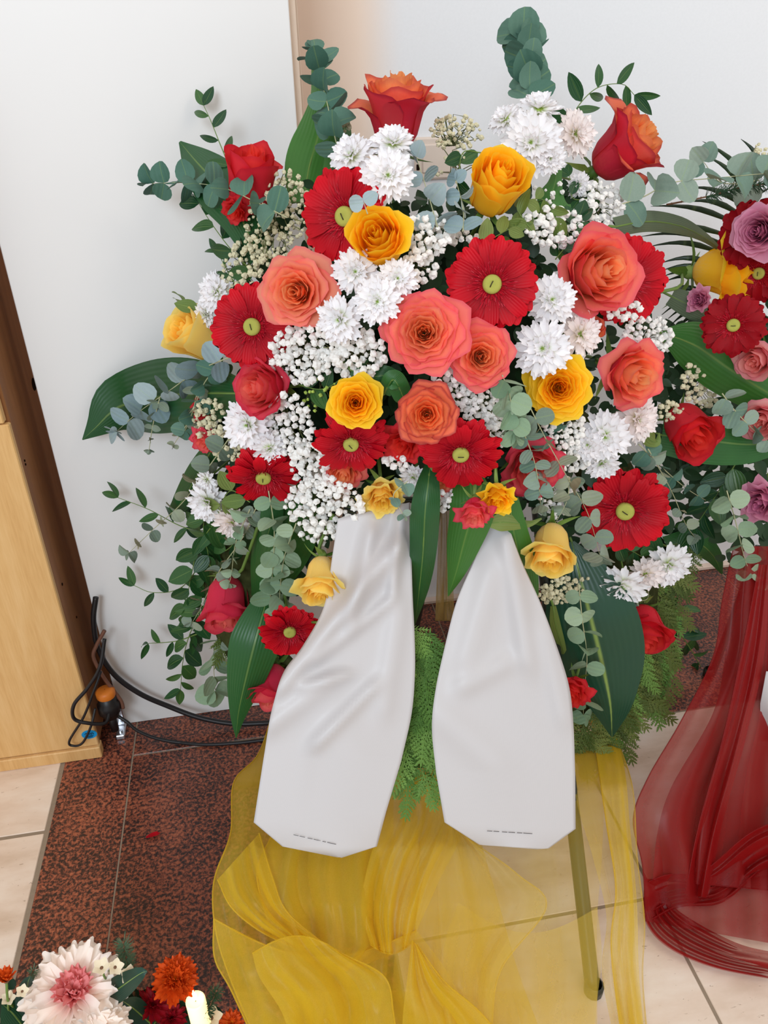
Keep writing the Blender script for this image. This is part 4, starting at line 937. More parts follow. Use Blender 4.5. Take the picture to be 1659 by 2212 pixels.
bigleaf([(760, 800, 10, .02), (790, 815, 22, .02), (840, 812, 20, .02), (880, 840, 3, .02)], 'aspidistra', 'wavy leaf above the small face-on yellow rose', off=0.0, wave=0.15)
bigleaf([(1450, 640, 20, .0), (1500, 665, 26, .01), (1540, 690, 14, .01)], 'aspidistra_dull', 'short dull leaf below the yellow rose at right', Y=-0.2)
bigleaf([(1060, 1130, 10, .07), (1090, 1128, 20, .07), (1140, 1132, 8, .06), (1170, 1120, 2, .06)], 'ruscus_light', 'small pale leaf beside the hanging yellow rose by the right ribbon', off=0.01)
bigleaf([(700, 1345, 4, .03), (718, 1330, 12, .03), (734, 1300, 6, .03), (737, 1285, 1, .03)], 'ruscus_light', 'small pale leaf on the left ribbon below the pale yellow rose', off=0.01, Y=-0.53)
bigleaf([(1195, 1310, 6, .0), (1200, 1350, 11, .0), (1215, 1400, 8, .0), (1226, 1440, 1, .0)], 'ruscus_light', 'narrow yellowish leaf along the right edge of the right ribbon', off=0.05)
bigleaf([(1390, 930, 6, .04), (1405, 950, 16, .04), (1420, 955, 8, .04), (1424, 935, 1, .04)], 'ruscus_light', 'small light leaf left of the round red rosebud', off=0.01)
bigleaf([(1310, 1140, 30, .0), (1390, 1180, 40, 0), (1400, 1230, 20, 0), (1390, 1250, 2, 0)], 'aspidistra', 'dark leaf below the lower right gerbera', off=-0.0)
bigleaf([(1440, 1180, 22, .0), (1500, 1170, 26, 0), (1540, 1200, 20, 0), (1560, 1240, 2, 0)], 'aspidistra', 'dark leaf right of the white daisies at lower right', off=-0.05)

# ------------------------------------------------------------------ roses
rose(856, 240, 94, 0.05, 1.7, 'half2', 'orange_red', 'coral goblet shaped rose at the very top of the bouquet', roll=0.6, zs=1.1, off=-.01)
rose(542, 388, 60, 0.1, 1.2, 'bud', 'red', 'tall red rosebud at the upper left with drooping lower petals', roll=0.3, zs=1.05, off=.0)
rose(512, 450, 34, -0.6, -0.9, 'loose', 'red', 'loose red petals hanging under the tall red rosebud', roll=1.0, off=-.005, stem=False, sep=False)
rose(1350, 322, 90, 1.1, 0.8, 'half2', 'orange_red', 'rose with dark crimson outer petals at the upper right', roll=2.2, zs=1.1, via=[(1270, 420, -.05), (1210, 520, -.1)], off=.0)
rose(640, 630, 82, -0.2, 0.0, 'open3', 'peach', 'light peach open rose above the left gerbera', roll=0.9, off=.05)
rose(1288, 588, 92, 0.5, 0.08, 'half1', 'coral', 'big coral rose overlapping the rightmost gerbera', roll=1.2, off=.07, zs=1.1)
rose(916, 718, 88, 0.0, 0.05, 'open2', 'coral', 'largest spiralled coral rose in the middle of the bouquet', roll=0.2, off=.05)
rose(1040, 770, 70, 0.1, 0.0, 'open1', 'coral', 'smaller coral rose right of the large spiralled coral rose', roll=2.0, off=.05)
rose(572, 838, 66, -0.75, -0.05, 'half1', 'pink_red', 'deep pink rose facing left under the left gerbera', roll=0.4, zs=1.1, off=.04)
rose(1358, 806, 78, 0.6, -0.25, 'half2', 'coral', 'coral pink rose facing right above the white cluster at right', roll=2.8, zs=1.1, off=.04)
rose(922, 896, 66, 0.0, -0.05, 'open1', 'orange_red', 'coral red rose between the two lower gerberas', roll=1.3, off=.06)
rose(875, 955, 52, -0.4, -0.4, 'loose', 'red', 'deep red petals left of the coral red rose', roll=0.2, off=.0, stem=False, sep=False)
rose(1490, 928, 58, 0.45, -0.55, 'bud', 'red', 'round red rosebud at the right before the dark leaf', roll=0.0, off=.06, zs=1.0)
rose(1148, 1005, 72, 0.2, -0.6, 'half2', 'pink_red', 'pink red rose half hidden by eucalyptus right of the lower gerbera', roll=1.9, off=.02)
rose(490, 1302, 56, -0.1, -1.9, 'cup2', 'pink_red', 'pink red rose hanging head down at the left on a brown stem', roll=0.5, off=.04, via=[(520, 1235, .02), (545, 1170, .01), (570, 1100, .0)], zs=1.05)
rose(586, 1482, 52, -0.35, -1.6, 'cup1', 'pink_red', 'lowest pink rose, tucked behind the left ribbon', roll=1.5, off=.12, via=[(605, 1400, .0), (615, 1340, -.02)], zs=1.05)
rose(1390, 1358, 66, 0.15, -1.4, 'half1', 'red', 'bright red rose hanging at the lower right by the thuja', roll=2.5, off=.1, zs=1.0)
rose(1238, 1490, 44, -0.2, -0.8, 'loose', 'red', 'red rose mostly hidden behind the right ribbon\'s edge', roll=0.3, Y=-0.50, off=0)
rose(448, 948, 36, -0.7, -0.7, 'loose', 'pink_red', 'small crushed pink red rose at the left below baby\'s breath', roll=0.0, off=.01)
rose(448, 880, 34, -0.5, 0.1, 'loose', 'red', 'small dark red rose behind the creamy baby\'s breath at left', roll=1.0, off=-.01)
rose(1025, 1104, 44, 0.0, -1.3, 'loose', 'pink_red', 'pink petals peeping out under the lower yellow rosebud', roll=0.6, off=.11)
rose(742, 1012, 48, -0.1, -0.9, 'half2', 'coral', 'coral rose peeping out beneath the middle left gerbera', roll=0.4, off=.0)
rose(948, 1032, 46, -0.1, -0.9, 'half2', 'coral', 'coral rose peeping out beneath the middle right gerbera', roll=0.7, off=.0)
rose(1275, 718, 30, 0.2, 0.4, 'bud', 'orange_red', 'dark closed bud above the coral rose facing right', roll=0.7, off=.0)
rose(818, 517, 64, -0.2, 0.35, 'egg', 'yellow', 'yellow rose right of the upper left gerbera', roll=0.3, off=.06, zs=1.12)
rose(1074, 398, 68, 0.3, 0.6, 'egg', 'yellow', 'upper yellow rose below the top white cluster', roll=1.4, off=.04, zs=1.2)
rose(768, 870, 58, 0.0, 0.0, 'open1', 'yellow', 'small face-on yellow rose above the middle left gerbera', roll=0.8, off=.07)
rose(1208, 838, 70, 0.05, 0.0, 'open2', 'yellow', 'face-on yellow rose below the right white chrysanthemums', roll=2.4, off=.06)
rose(425, 726, 56, -1.0, 0.6, 'cup2', 'pale_yellow', 'pale yellow rose behind the left gerbera\'s outer edge', roll=1.4, off=-.01, zs=1.1)
rose(1564, 588, 92, 1.5, 0.0, 'loose', 'yellow', 'yellow rose on a long stem turned to the right', roll=0.4, off=.05, via=[(1470, 618, .03), (1420, 632, .0), (1330, 650, -.04)])
rose(826, 1068, 52, 0.1, -0.9, 'loose', 'pale_yellow', 'pale yellow rose with eucalyptus leaves on it above the left ribbon', roll=1.1, off=.01)
rose(1075, 1072, 44, 0.1, -1.0, 'loose', 'yellow', 'wilting yellow rosebud below the middle right gerbera', roll=2.1, off=.12)
rose(694, 1252, 60, -0.1, -1.5, 'cup1', 'pale_yellow', 'pale yellow rose hanging over the left ribbon\'s edge', roll=0.9, off=.12, via=[(690, 1180, .05), (720, 1110, .02)])
rose(1190, 1184, 64, -0.05, -1.3, 'cup1', 'pale_yellow', 'yellow rose hanging at the right ribbon\'s upper right', roll=2.0, off=.1)
rose(1640, 500, 60, -0.5, 0.0, 'open3', 'mauve', 'mauve pink rose at the right edge', roll=0.3, Y=-.26)
rose(1640, 775, 48, -0.8, -0.5, 'cup1', 'blush', 'blush pink rose at the right edge below the dark gerbera', roll=0.3, Y=-.26)
rose(1655, 905, 44, -0.6, -0.4, 'cup2', 'blush', 'pale pink rose at the right edge beside eucalyptus', roll=1.3, Y=-.28)
rose(1650, 1080, 54, -0.9, -0.6, 'loose', 'mauve', 'lowest pink rose at the right edge', roll=0.8, Y=-.3)
rose(1512, 648, 30, -0.7, 0.0, 'loose', 'mauve', 'pink petals behind the yellow rose on the long stem', roll=0.8, Y=-.2, stem=False, sep=False)

# ------------------------------------------------------------------ gerberas
gerbera(748, 468, 110, -0.5, 0.05, 'red gerbera at the upper left, partly under a yellow rose', off=.03)
gerbera(546, 706, 97, -0.22, 0.0, 'red gerbera at the left below the peach rose', off=.035, roll=0.4)
gerbera(1063, 614, 106, 0.0, 0.0, 'largest red gerbera, facing front above the coral roses', off=.045, roll=0.1)
gerbera(1352, 606, 102, 0.55, 0.0, 'rightmost red gerbera, half behind the big coral rose', off=.0, roll=0.3)
gerbera(758, 956, 88, 0.0, -0.85, 'middle left red gerbera under the small yellow rose', off=.05, droop=0.3)
gerbera(995, 978, 94, 0.05, -0.75, 'middle right red gerbera tilted downwards', off=.06, droop=0.3, roll=0.2)
gerbera(569, 1028, 86, -0.05, -1.15, 'lower left red gerbera seen at a slant', off=.05, droop=0.2)
gerbera(1350, 1102, 101, 0.05, -0.35, 'lower right red gerbera with eucalyptus leaves across it', off=.05, roll=0.25)
gerbera(626, 1362, 70, 0.0, -0.75, 'smallest red gerbera beside the left ribbon', off=.16, droop=0.15, n=20, wire=False, via=[(615, 1290, .02), (600, 1200, .0)])
gerbera(1584, 702, 72, 0.0, -0.1, 'dark red gerbera below the yellow rose on the long stem', Y=-.3, roll=0.3, off=0, mat='gerbera_dark')
gerbera(1620, 505, 76, -0.6, 0.2, 'dark red gerbera behind the mauve rose', Y=-.22, off=0, mat='gerbera_dark')
gerbera(1640, 590, 66, -0.3, -0.2, 'dark red gerbera between yellow and mauve roses at the right edge', Y=-.2, off=0, mat='gerbera_dark')

# ------------------------------------------------------------------ white chrysanthemums
mum(848, 312, 56, 0.05, 0.85, 'white chrysanthemum right under the top coral rose', off=.03)
mum(760, 338, 56, -0.4, 0.5, 'white chrysanthemum at the top behind the upper left gerbera', off=.03)
mum(838, 380, 62, 0.05, 0.2, 'white chrysanthemum with green centre above the yellow rose', off=.07)
mum(1165, 238, 54, 0.1, 1.0, 'topmost white chrysanthemum of the upper right cluster', off=-.01)
mum(1092, 258, 42, -0.5, 0.9, 'white chrysanthemum left in the upper right cluster', off=-.02)
mum(1147, 310, 70, 0.0, 0.15, 'large front white chrysanthemum of the upper right cluster', off=.04)
mum(1242, 290, 56, 0.7, 0.3, 'creamy white chrysanthemum left of the crimson edged rose', off=.01, mat='cream_white')
mum(1188, 342, 38, 0.2, -0.1, 'small white chrysanthemum low in the upper right cluster', off=.05)
mum(1250, 400, 30, 0.5, -0.3, 'small white bloom under the crimson edged rose', off=-.03)
mum(768, 588, 54, 0.0, 0.1, 'white chrysanthemum below the yellow rose beside the gerbera', off=.05)
mum(858, 602, 50, 0.15, 0.1, 'white chrysanthemum right below the yellow rose', off=.05)
mum(815, 650, 56, 0.0, -0.15, 'white chrysanthemum above the large spiralled rose', off=.07)
mum(735, 690, 58, -0.5, -0.15, 'white chrysanthemum right of the peach rose', off=.06)
mum(1192, 648, 58, 0.1, 0.1, 'white chrysanthemum right of the largest gerbera', off=.05)
mum(1172, 752, 68, -0.05, -0.05, 'large white chrysanthemum above the face-on yellow rose', off=.06)
mum(1252, 722, 58, 0.7, 0.0, 'creamy white chrysanthemum below the big coral rose', off=.045, mat='cream_white')
mum(536, 918, 62, -0.35, -0.1, 'big white chrysanthemum below the deep pink rose', off=.06)
mum(582, 968, 42, 0.2, -0.8, 'white chrysanthemum touching the lower left gerbera', off=.05)
mum(468, 632, 48, -0.6, 0.2, 'white chrysanthemum left of the peach rose near the panel', off=-.01)
mum(445, 680, 34, -0.7, -0.2, 'small white chrysanthemum above the pale yellow rose at left', off=-.01)
mum(446, 1036, 26, -0.6, -0.5, 'small white daisy bud at the left above the white daisies', off=.04, n0=12)
mum(448, 1084, 54, -0.6, -0.5, 'white daisy at the left beside a dark leaf', off=.04)
mum(502, 1128, 46, -0.1, -0.9, 'white daisy under the lower left gerbera', off=.03, mat='cream_white')
mum(1306, 942, 62, 0.1, -0.3, 'white chrysanthemum left in the right hand cluster', off=.06)
mum(1375, 905, 58, 0.6, -0.1, 'creamy white chrysanthemum under the rose facing right', off=.05, mat='cream_white')
mum(1300, 1000, 44, 0.0, -0.9, 'white chrysanthemum just above the lower right gerbera', off=.05)
mum(1270, 960, 40, -0.3, -0.2, 'white chrysanthemum with dull centre beside the baby\'s breath', off=.04)
mum(1342, 1266, 58, -0.1, -1.0, 'white daisy hanging above the bright red rose', off=.1, n0=15)
mum(1394, 1240, 44, 0.1, -0.5, 'white daisy between the two other low daisies', off=.08, n0=14, mat='cream_white')
mum(1444, 1220, 56, 0.4, -0.5, 'white daisy at the lower right with one upright petal', off=.1, n0=15)
mum(893, 1030, 34, -0.2, -0.8, 'bluish white flower left of the middle right gerbera', off=.0)
mum(985, 1058, 48, 0.0, -1.1, 'white flower showing below the middle right gerbera', off=.0)
# ------------------------------------------------------------------ baby's breath
breath(598, 470, 62, 105, 150, 6.5, "creamy fluffy baby's breath left of the upper left gerbera", 'breath_cream', off=-.0, ang=18, depth=0.05)
breath(525, 575, 42, 62, 50, 8, "white baby's breath left of the peach rose", off=.0, mat='breath_cream', ang=25)
breath(985, 285, 60, 36, 55, 6, "open creamy baby's breath above the wall socket", 'breath_cream', off=-.04)
breath(1000, 350, 70, 50, 26, 5, "sparse baby's breath left of the upper yellow rose", 'breath_cream', off=-.04)
breath(925, 505, 55, 45, 34, 10, "white baby's breath right of the upper left yellow rose", off=.03)
breath(905, 575, 38, 45, 26, 10, "white baby's breath above the large spiralled rose", off=.03)
breath(985, 505, 55, 30, 18, 9, "white baby's breath behind the largest gerbera's top", off=.0)
breath(1195, 490, 60, 45, 38, 10, "white baby's breath above the big coral rose", off=.03)
breath(1300, 440, 45, 45, 36, 9, "white baby's breath under the crimson edged rose", off=.0)
breath(1190, 420, 40, 30, 10, 6, "few tiny white blossoms on the bright green leaf", off=.0)
breath(655, 765, 72, 62, 80, 10, "dense white baby's breath right of the left gerbera", off=.045)
breath(775, 765, 56, 55, 50, 10.5, "white baby's breath left of the large spiralled rose", off=.045)
breath(980, 810, 45, 30, 36, 9, "white baby's breath below the large spiralled rose", off=.035)
breath(1035, 870, 75, 42, 90, 8.5, "dense white baby's breath below the smaller coral rose", off=.04, ang=35)
breath(1080, 925, 30, 38, 24, 9.5, "white baby's breath right of the coral red rose", off=.04)
breath(630, 920, 46, 70, 80, 9.5, "dense white baby's breath left of the middle left gerbera", off=.045, ang=-15)
breath(668, 1010, 38, 52, 46, 10, "white baby's breath between the two left lower gerberas", off=.045)
breath(700, 1090, 85, 58, 120, 10, "dense white baby's breath above the left ribbon", off=.05)
breath(690, 1150, 40, 22, 24, 10, "white baby's breath tip at the stem of the pale rose", off=.06)
breath(450, 905, 34, 46, 34, 8, "creamy baby's breath in front of the small dark red rose", 'breath_cream', off=.04)
breath(495, 965, 40, 30, 22, 7, "creamy baby's breath above the lower left gerbera", 'breath_cream', off=.03)
breath(1218, 920, 45, 38, 56, 9, "white baby's breath below the face-on yellow rose", off=.045, mat='breath')
breath(1235, 985, 42, 30, 42, 9, "white baby's breath above eucalyptus left of the lower right gerbera", off=.045)
breath(1345, 670, 40, 20, 14, 9, "white baby's breath at the foot of the big coral rose", off=.1)
breath(1400, 725, 52, 42, 56, 8.5, "white baby's breath above the rose facing right", off=.04)
breath(1510, 835, 36, 52, 40, 7, "creamy baby's breath above the round red rosebud", 'breath_cream', off=.04, ang=-25)
breath(1450, 890, 28, 22, 18, 7, "creamy baby's breath left of the round red rosebud", 'breath_cream', off=.03)
breath(975, 1082, 58, 22, 40, 8.5, "white baby's breath above the gap between the ribbons", off=.04)
breath(855, 1000, 30, 14, 14, 9, "white baby's breath between the two middle gerberas", off=.04)
breath(1220, 1275, 70, 26, 54, 7, "creamy baby's breath below the hanging yellow rose", 'breath_cream', off=.05, ang=-10)
breath(1195, 1095, 42, 26, 22, 7, "white baby's breath above the hanging yellow rose", off=.04)
breath(1215, 1050, 36, 18, 14, 7, "white baby's breath by the heart shaped eucalyptus leaf", off=.03)
breath(1640, 340, 22, 30, 16, 5, "creamy baby's breath at the upper right edge", 'breath_cream', Y=-.12, off=0)
breath(1610, 395, 22, 26, 14, 5, "creamy baby's breath beside the spruce twig", 'breath_cream', Y=-.12, off=0)
breath(690, 850, 40, 40, 22, 4.5, "tiny greenish flower buds left of the small yellow rose", 'mum_center', off=.03)
breath(740, 270, 22, 18, 8, 7, "few creamy blossoms left of the top coral rose", 'breath_cream', off=-.03)

# ------------------------------------------------------------------ eucalyptus
euc([(735, 340), (722, 290), (706, 220), (694, 170), (682, 108)], 10, 58, 'eucalyptus sprig standing at the top left before the tall leaf', 'euc_deep', off=-.02, taper=0.1)
euc([(1142, 220), (1146, 160), (1140, 118), (1124, 74)], 11, 64, 'thick eucalyptus sprig standing at the very top', 'euc_deep', off=-.06, taper=0.1, ang=50)
euc([(620, 470), (560, 440), (480, 405), (400, 395), (330, 396)], 10, 54, 'eucalyptus sprig pointing left before the red rosebud', 'euc_deep', off=.04, taper=0.1)
euc([(794, 462), (786, 438)], 1, 56, 'pair of grey blue eucalyptus leaves on the upper left gerbera', 'euc_blue', off=.14, back=True, spread=0.1, ang=82, start=1.0, tiltr=0.2)
euc([(945, 490), (925, 420), (900, 340)], 4, 52, 'grey blue eucalyptus between the two upper yellow roses', 'euc_blue', off=.02)
euc([(1000, 500), (1000, 450), (985, 390)], 4, 50, 'blue eucalyptus touching the upper yellow rose', 'euc_blue', off=.04)
euc([(500, 770), (430, 800), (360, 848), (300, 890), (252, 932)], 8, 56, 'blue green eucalyptus sprig lying on the largest dark leaf', 'euc_blue', off=.035, taper=0.1)
euc([(345, 860), (330, 920), (322, 972)], 5, 30, 'small eucalyptus twig hanging from the leaf at left', 'euc_grey', off=.03, taper=0.6)
euc([(430, 830), (412, 900), (376, 960)], 5, 34, 'short eucalyptus twig left of the dark red rose', 'euc_grey', off=.03, taper=0.5)
euc([(500, 940), (450, 1010), (395, 1085), (335, 1140), (278, 1195)], 9, 44, 'eucalyptus sprig trailing to the lower left over the panel', 'euc_grey', off=.02, taper=0.45)
euc([(560, 1080), (525, 1160), (470, 1240), (430, 1320), (415, 1345)], 9, 36, 'eucalyptus sprig trailing down left of the hanging pink rose', 'euc_grey', off=.03, taper=0.2)
euc([(540, 1100), (510, 1170), (500, 1240), (495, 1260)], 6, 36, 'eucalyptus twig ending above the hanging pink rose', 'euc_green', off=.04)
euc([(580, 1060), (592, 1140), (590, 1220), (585, 1290)], 7, 40, 'eucalyptus sprig hanging under the lower left gerbera', 'euc_green', off=.05, taper=0)
euc([(640, 1130), (615, 1200), (605, 1270), (605, 1320)], 7, 42, 'eucalyptus sprig hanging beside the pale yellow rose', 'euc_green', off=.045, taper=0)
euc([(520, 1340), (480, 1360), (462, 1420), (465, 1490)], 7, 48, 'dense eucalyptus end hanging below the hanging pink rose', 'euc_green', off=.0, taper=0.05, ang=55)
euc([(600, 1300), (560, 1340), (530, 1370), (480, 1420)], 6, 36, 'eucalyptus twig between pink rose and smallest gerbera', 'euc_grey', off=.035)
euc([(1085, 810), (1100, 850), (1108, 900), (1112, 935)], 6, 56, 'pale green eucalyptus end left of the face-on yellow rose', 'euc_green', off=.08, taper=0.2, ang=50)
euc([(1140, 870), (1180, 950), (1225, 1030), (1270, 1110), (1296, 1200)], 8, 44, 'eucalyptus sprig crossing the lower right gerbera\'s left side', 'euc_grey', off=.085, taper=0)
euc([(1130, 930), (1155, 1000), (1165, 1060), (1168, 1090)], 6, 40, 'eucalyptus sprig over the half hidden pink red rose', 'euc', off=.07, taper=0.1)
euc([(1230, 1030), (1225, 1080), (1200, 1130)], 4, 40, 'short eucalyptus twig above the hanging yellow rose', 'euc_grey', off=.05)
euc([(1250, 1260), (1258, 1340), (1268, 1420), (1262, 1490), (1260, 1545)], 8, 44, 'eucalyptus sprig hanging over the wide dark leaf', 'euc_green', off=.15, taper=0.05)
euc([(1330, 445), (1390, 425), (1450, 395), (1540, 385), (1650, 375)], 6, 56, 'eucalyptus sprig reaching right from the crimson edged rose', 'euc', off=.03, Y=-.26, taper=-0.1)
euc([(1640, 390), (1560, 395), (1520, 350)], 3, 62, 'big eucalyptus leaves at the upper right edge', 'euc', Y=-.18, off=0)
euc([(1380, 960), (1430, 1010), (1490, 1060), (1560, 1100)], 7, 38, 'eucalyptus sprig right of the lower right gerbera', 'euc_deep', off=.03)
euc([(1400, 970), (1450, 1060), (1480, 1130), (1500, 1160)], 6, 34, 'thin eucalyptus sprig beside the lower right gerbera', 'euc_grey', off=.045)
euc([(1560, 850), (1590, 890), (1630, 930), (1680, 970)], 6, 46, 'eucalyptus on the dark leaf at the right edge', 'euc', Y=-.33, off=0)
euc([(1570, 1060), (1590, 1130), (1610, 1210), (1640, 1290)], 8, 46, 'eucalyptus sprig hanging at the right edge above the red organza', 'euc_green', Y=-.36, off=0)
euc([(880, 1040), (850, 1070), (870, 1110)], 3, 34, 'tiny eucalyptus twig on the pale yellow rose over the left ribbon', 'euc', off=.09)
euc([(470, 790), (440, 830), (420, 880), (400, 930)], 5, 44, 'dark eucalyptus left of the deep pink rose', 'euc_deep', off=.03)
euc([(1395, 1250), (1400, 1290), (1380, 1300)], 2, 30, 'small eucalyptus leaves under the lower right daisies', 'euc', off=.06)
euc([(1140, 960), (1190, 905), (1230, 950)], 4, 44, 'dark blue eucalyptus under the face-on yellow rose', 'euc_deep', off=.02)

# ------------------------------------------------------------------ narrow leafy sprigs
ruscus([(500, 370), (475, 310), (455, 260), (440, 228)], 6, 60, 'narrow leafed sprig above the broad leaf at upper left', off=-.02)
ruscus([(1225, 290), (1245, 235), (1290, 190), (1345, 182), (1370, 205)], 9, 66, 'narrow leafed sprig above the white cluster at top right', off=-.05)
ruscus([(560, 600), (500, 540), (455, 480), (430, 440)], 7, 62, 'dark leafed sprig below the red rosebud at left', off=-.02, meshes=OVATE)
ruscus([(540, 660), (500, 600), (470, 545)], 5, 44, 'small leafed twig left of the white baby\'s breath', off=-.02)
ruscus([(480, 1150), (400, 1140), (320, 1100), (255, 1075)], 8, 58, 'leafed sprig reaching left below the trailing eucalyptus', off=.0)
ruscus([(470, 1120), (430, 1180), (410, 1260), (400, 1330)], 11, 60, 'dark leafed sprig left of the hanging eucalyptus', off=.01, meshes=OVATE)
ruscus([(440, 1210), (390, 1270), (330, 1280), (290, 1265)], 6, 52, 'thin leafed twig reaching left beside the hanging pink rose', off=.0)
ruscus([(450, 1290), (410, 1370), (395, 1430), (390, 1490)], 12, 56, 'leafed sprig trailing down lowest at the left over the panel', off=.0, meshes=LANCE + OVATE)
ruscus([(425, 1370), (380, 1385), (320, 1390)], 5, 50, 'thin twig pointing left above the black cable', off=.0)
ruscus([(470, 1060), (440, 1130), (450, 1200)], 8, 58, 'dark green leaves under the small white daisies', off=.01, meshes=OVATE)
ruscus([(540, 1120), (500, 1180), (450, 1220), (430, 1330)], 12, 62, 'dark leaves behind the hanging pink rose', off=-.02, meshes=OVATE)
ruscus([(1440, 1330), (1490, 1400), (1530, 1470), (1555, 1520)], 10, 56, 'narrow leafed sprig hanging over the red organza', off=.0, mat='ruscus')
ruscus([(1430, 1190), (1460, 1280), (1500, 1380)], 8, 54, 'leafed sprig beside the thuja at the right', off=-.0)
ruscus([(1150, 500), (1120, 450), (1170, 430), (1200, 470)], 8, 50, 'green leaves under the upper yellow rose', off=.02, meshes=OVATE, mat='ruscus_light')
ruscus([(1200, 560), (1230, 520), (1250, 470)], 6, 54, 'dark leaves left of the big coral rose', off=.0, meshes=OVATE)
ruscus([(1040, 530), (1090, 500), (1130, 480)], 6, 46, 'green leaves above the largest gerbera', off=.01, meshes=OVATE, mat='ruscus_light')
ruscus([(640, 830), (700, 840), (760, 800)], 6, 50, 'dark leaves left of the small face-on yellow rose', off=.01, meshes=OVATE)
ruscus([(1300, 1190), (1340, 1180), (1400, 1210)], 6, 60, 'dark leaves just under the lower right gerbera', off=.02, meshes=OVATE)
ruscus([(1220, 1290), (1280, 1300), (1310, 1350)], 5, 60, 'dark leaves above the wide dark leaf', off=.03, meshes=OVATE)
ruscus([(1040, 330), (1000, 330), (990, 390)], 3, 46, 'dark leaf behind the upper yellow rose', off=-.03, meshes=OVATE)
ruscus([(1300, 420), (1240, 430), (1230, 380)], 5, 40, 'dark leaves on the stem of the crimson edged rose', off=-.04, meshes=OVATE)
ruscus([(430, 670), (415, 652), (395, 650)], 2, 46, 'single light leaf above the pale yellow rose at left', off=.0, meshes=OVATE, mat='ruscus_light')
ruscus([(540, 1085), (500, 1060), (475, 1090)], 4, 58, 'lobed green leaves right of the white daisies at left', off=.04, meshes=OVATE, mat='ruscus_light')
ruscus([(1590, 1000), (1540, 1080), (1500, 1140)], 9, 60, 'dark leaves at the right below the diagonal leaf', Y=-.2, off=0, meshes=OVATE)

# ------------------------------------------------------------------ palm fan and spruce twig at the right
pm = thing('palm_leaf', P(1560, 620, -.1), 'dark palm fan with thin leaflets spread on the wall at right', 'palm leaf')
RC = spline([(1515, 720), (1528, 620), (1565, 520), (1630, 430), (1690, 390)], 40)
tips = [(1517, 305, 33), (1523, 336, 31), (1479, 405, 29), (1478, 437, 27), (1405, 446, 25), (1389, 499, 22), (1384, 511, 20), (1400, 533, 18), (1425, 569, 15), (1430, 584, 13), (1432, 597, 12), (1436, 608, 11), (1429, 680, 8), (1443, 688, 6), (1449, 702, 5), (1461, 712, 4), (1470, 726, 3), (1480, 740, 2), (1600, 300, 36), (1410, 640, 9)]
b = MB(); b.tube([P(x, y, -.1) - pm.location for (x, y) in RC], 0.003, 6, 0.0015); ob('rachis', b.mesh('rachis', MAT['palm']), pm)
for (x, y, k) in tips:
    a0 = P(RC[k][0], RC[k][1], -.1); a1 = P(x, y, -.06); d = (a1 - a0); sd = d.normalized().cross((CAM - a0).normalized()).normalized(); w = 6.5 * mpp(a0); G = []
    for j in range(8):
        v = j / 7; ww = w * (0.5 + v * 1.5) if v < 0.33 else w * (1 - (v - 0.33) / 0.67) + 0.0003; c = a0 + d * v + Vector((0, 0, 0.012 * math.sin(v * math.pi)))
        G.append([c - sd * ww - pm.location, c + Vector((0, -0.002, 0)) - pm.location, c + sd * ww - pm.location])
    b = MB(); b.grid(G); ob('leaflet', b.mesh('leaflet', MAT['palm']), pm)
def needle_twig(pts, label, Y, n, lpx, off=0.0, name='spruce_twig', cat='twig', start=0.35, mat='needle'):
    W = [P(x, y, (Yd(x, y) if Y is None else Y) - off) for (x, y) in spline(pts, 24)]; root = thing(name, W[0], label, cat)
    b = MB(); b.tube([w - W[0] for w in W], 2.2 * mpp(W[0]), 5, 1.0 * mpp(W[0]))
    for k in range(1, 24, 2): b.lathe([(0.0001, 2.8 * mpp(W[0])), (3.2 * mpp(W[0]), 0), (0.0001, -2.8 * mpp(W[0]))], 5, W[k] - W[0])
    ob('stem', b.mesh('stem', MAT['stem_brown']), root); b = MB()
    for i in range(n):
        k = int(23 * (start + (1 - start) * rng.random())); k = min(k, 22); d = (W[k + 1] - W[k]).normalized(); v = Vector((rng.gauss(0, 1), rng.gauss(0, 1), rng.gauss(0, 1))).cross(d).normalized()
        e = (d * 0.55 + v).normalized() * lpx * mpp(W[k]) * rng.uniform(0.7, 1.1); s = e.cross(d).normalized() * 0.9 * mpp(W[k]); p = W[k] - W[0]
        b.add([p - s, p + s, p + e * 0.8 + s * 0.8, p + e, p + e * 0.8 - s * 0.8], [(0, 1, 2, 3, 4)])
    ob('needles', b.mesh('needles', MAT[mat]), root)['kind'] = 'stuff'; return root
needle_twig([(1440, 442), (1530, 424), (1600, 405), (1680, 395)], 'bare tipped spruce twig reaching left at the upper right', -.22, 420, 24)

# ------------------------------------------------------------------ arrangement on the floor at the lower left
def PF(px, py, Y=-0.86): return Y
YA = -0.80
mum(160, 2150, 112, -0.05, 0.55, 'large pink and white spiky chrysanthemum at the lower left corner', Y=YA, off=0, mat='pink_white', inner='rose_tint', inner_from=3, cmat='rose_tint', cat='chrysanthemum',
    rings=((22, 1.0, -0.12, -0.06), (22, 1.0, 0.05, -0.03), (20, 0.92, 0.3, 0.0), (17, 0.6, 0.75, 0.05), (12, 0.45, 1.05, 0.06)))
mum(205, 2228, 84, 0.1, 0.3, 'lower pale pink chrysanthemum cut by the bottom edge', Y=YA - .04, off=0, mat='pink_white', rings=((18, 1.0, -0.05, -0.05), (18, 0.95, 0.2, 0.0), (14, 0.75, 0.5, 0.03)))
mum(378, 2118, 53, 0.05, 0.5, 'orange button chrysanthemum beside the lit candle', Y=YA, off=0, mat='orange', cmat='orange', rings=((20, 1.0, 0.05, -0.02), (20, 0.95, 0.3, 0.02), (18, 0.82, 0.55, 0.06), (16, 0.66, 0.8, 0.08), (12, 0.5, 1.05, 0.08)))
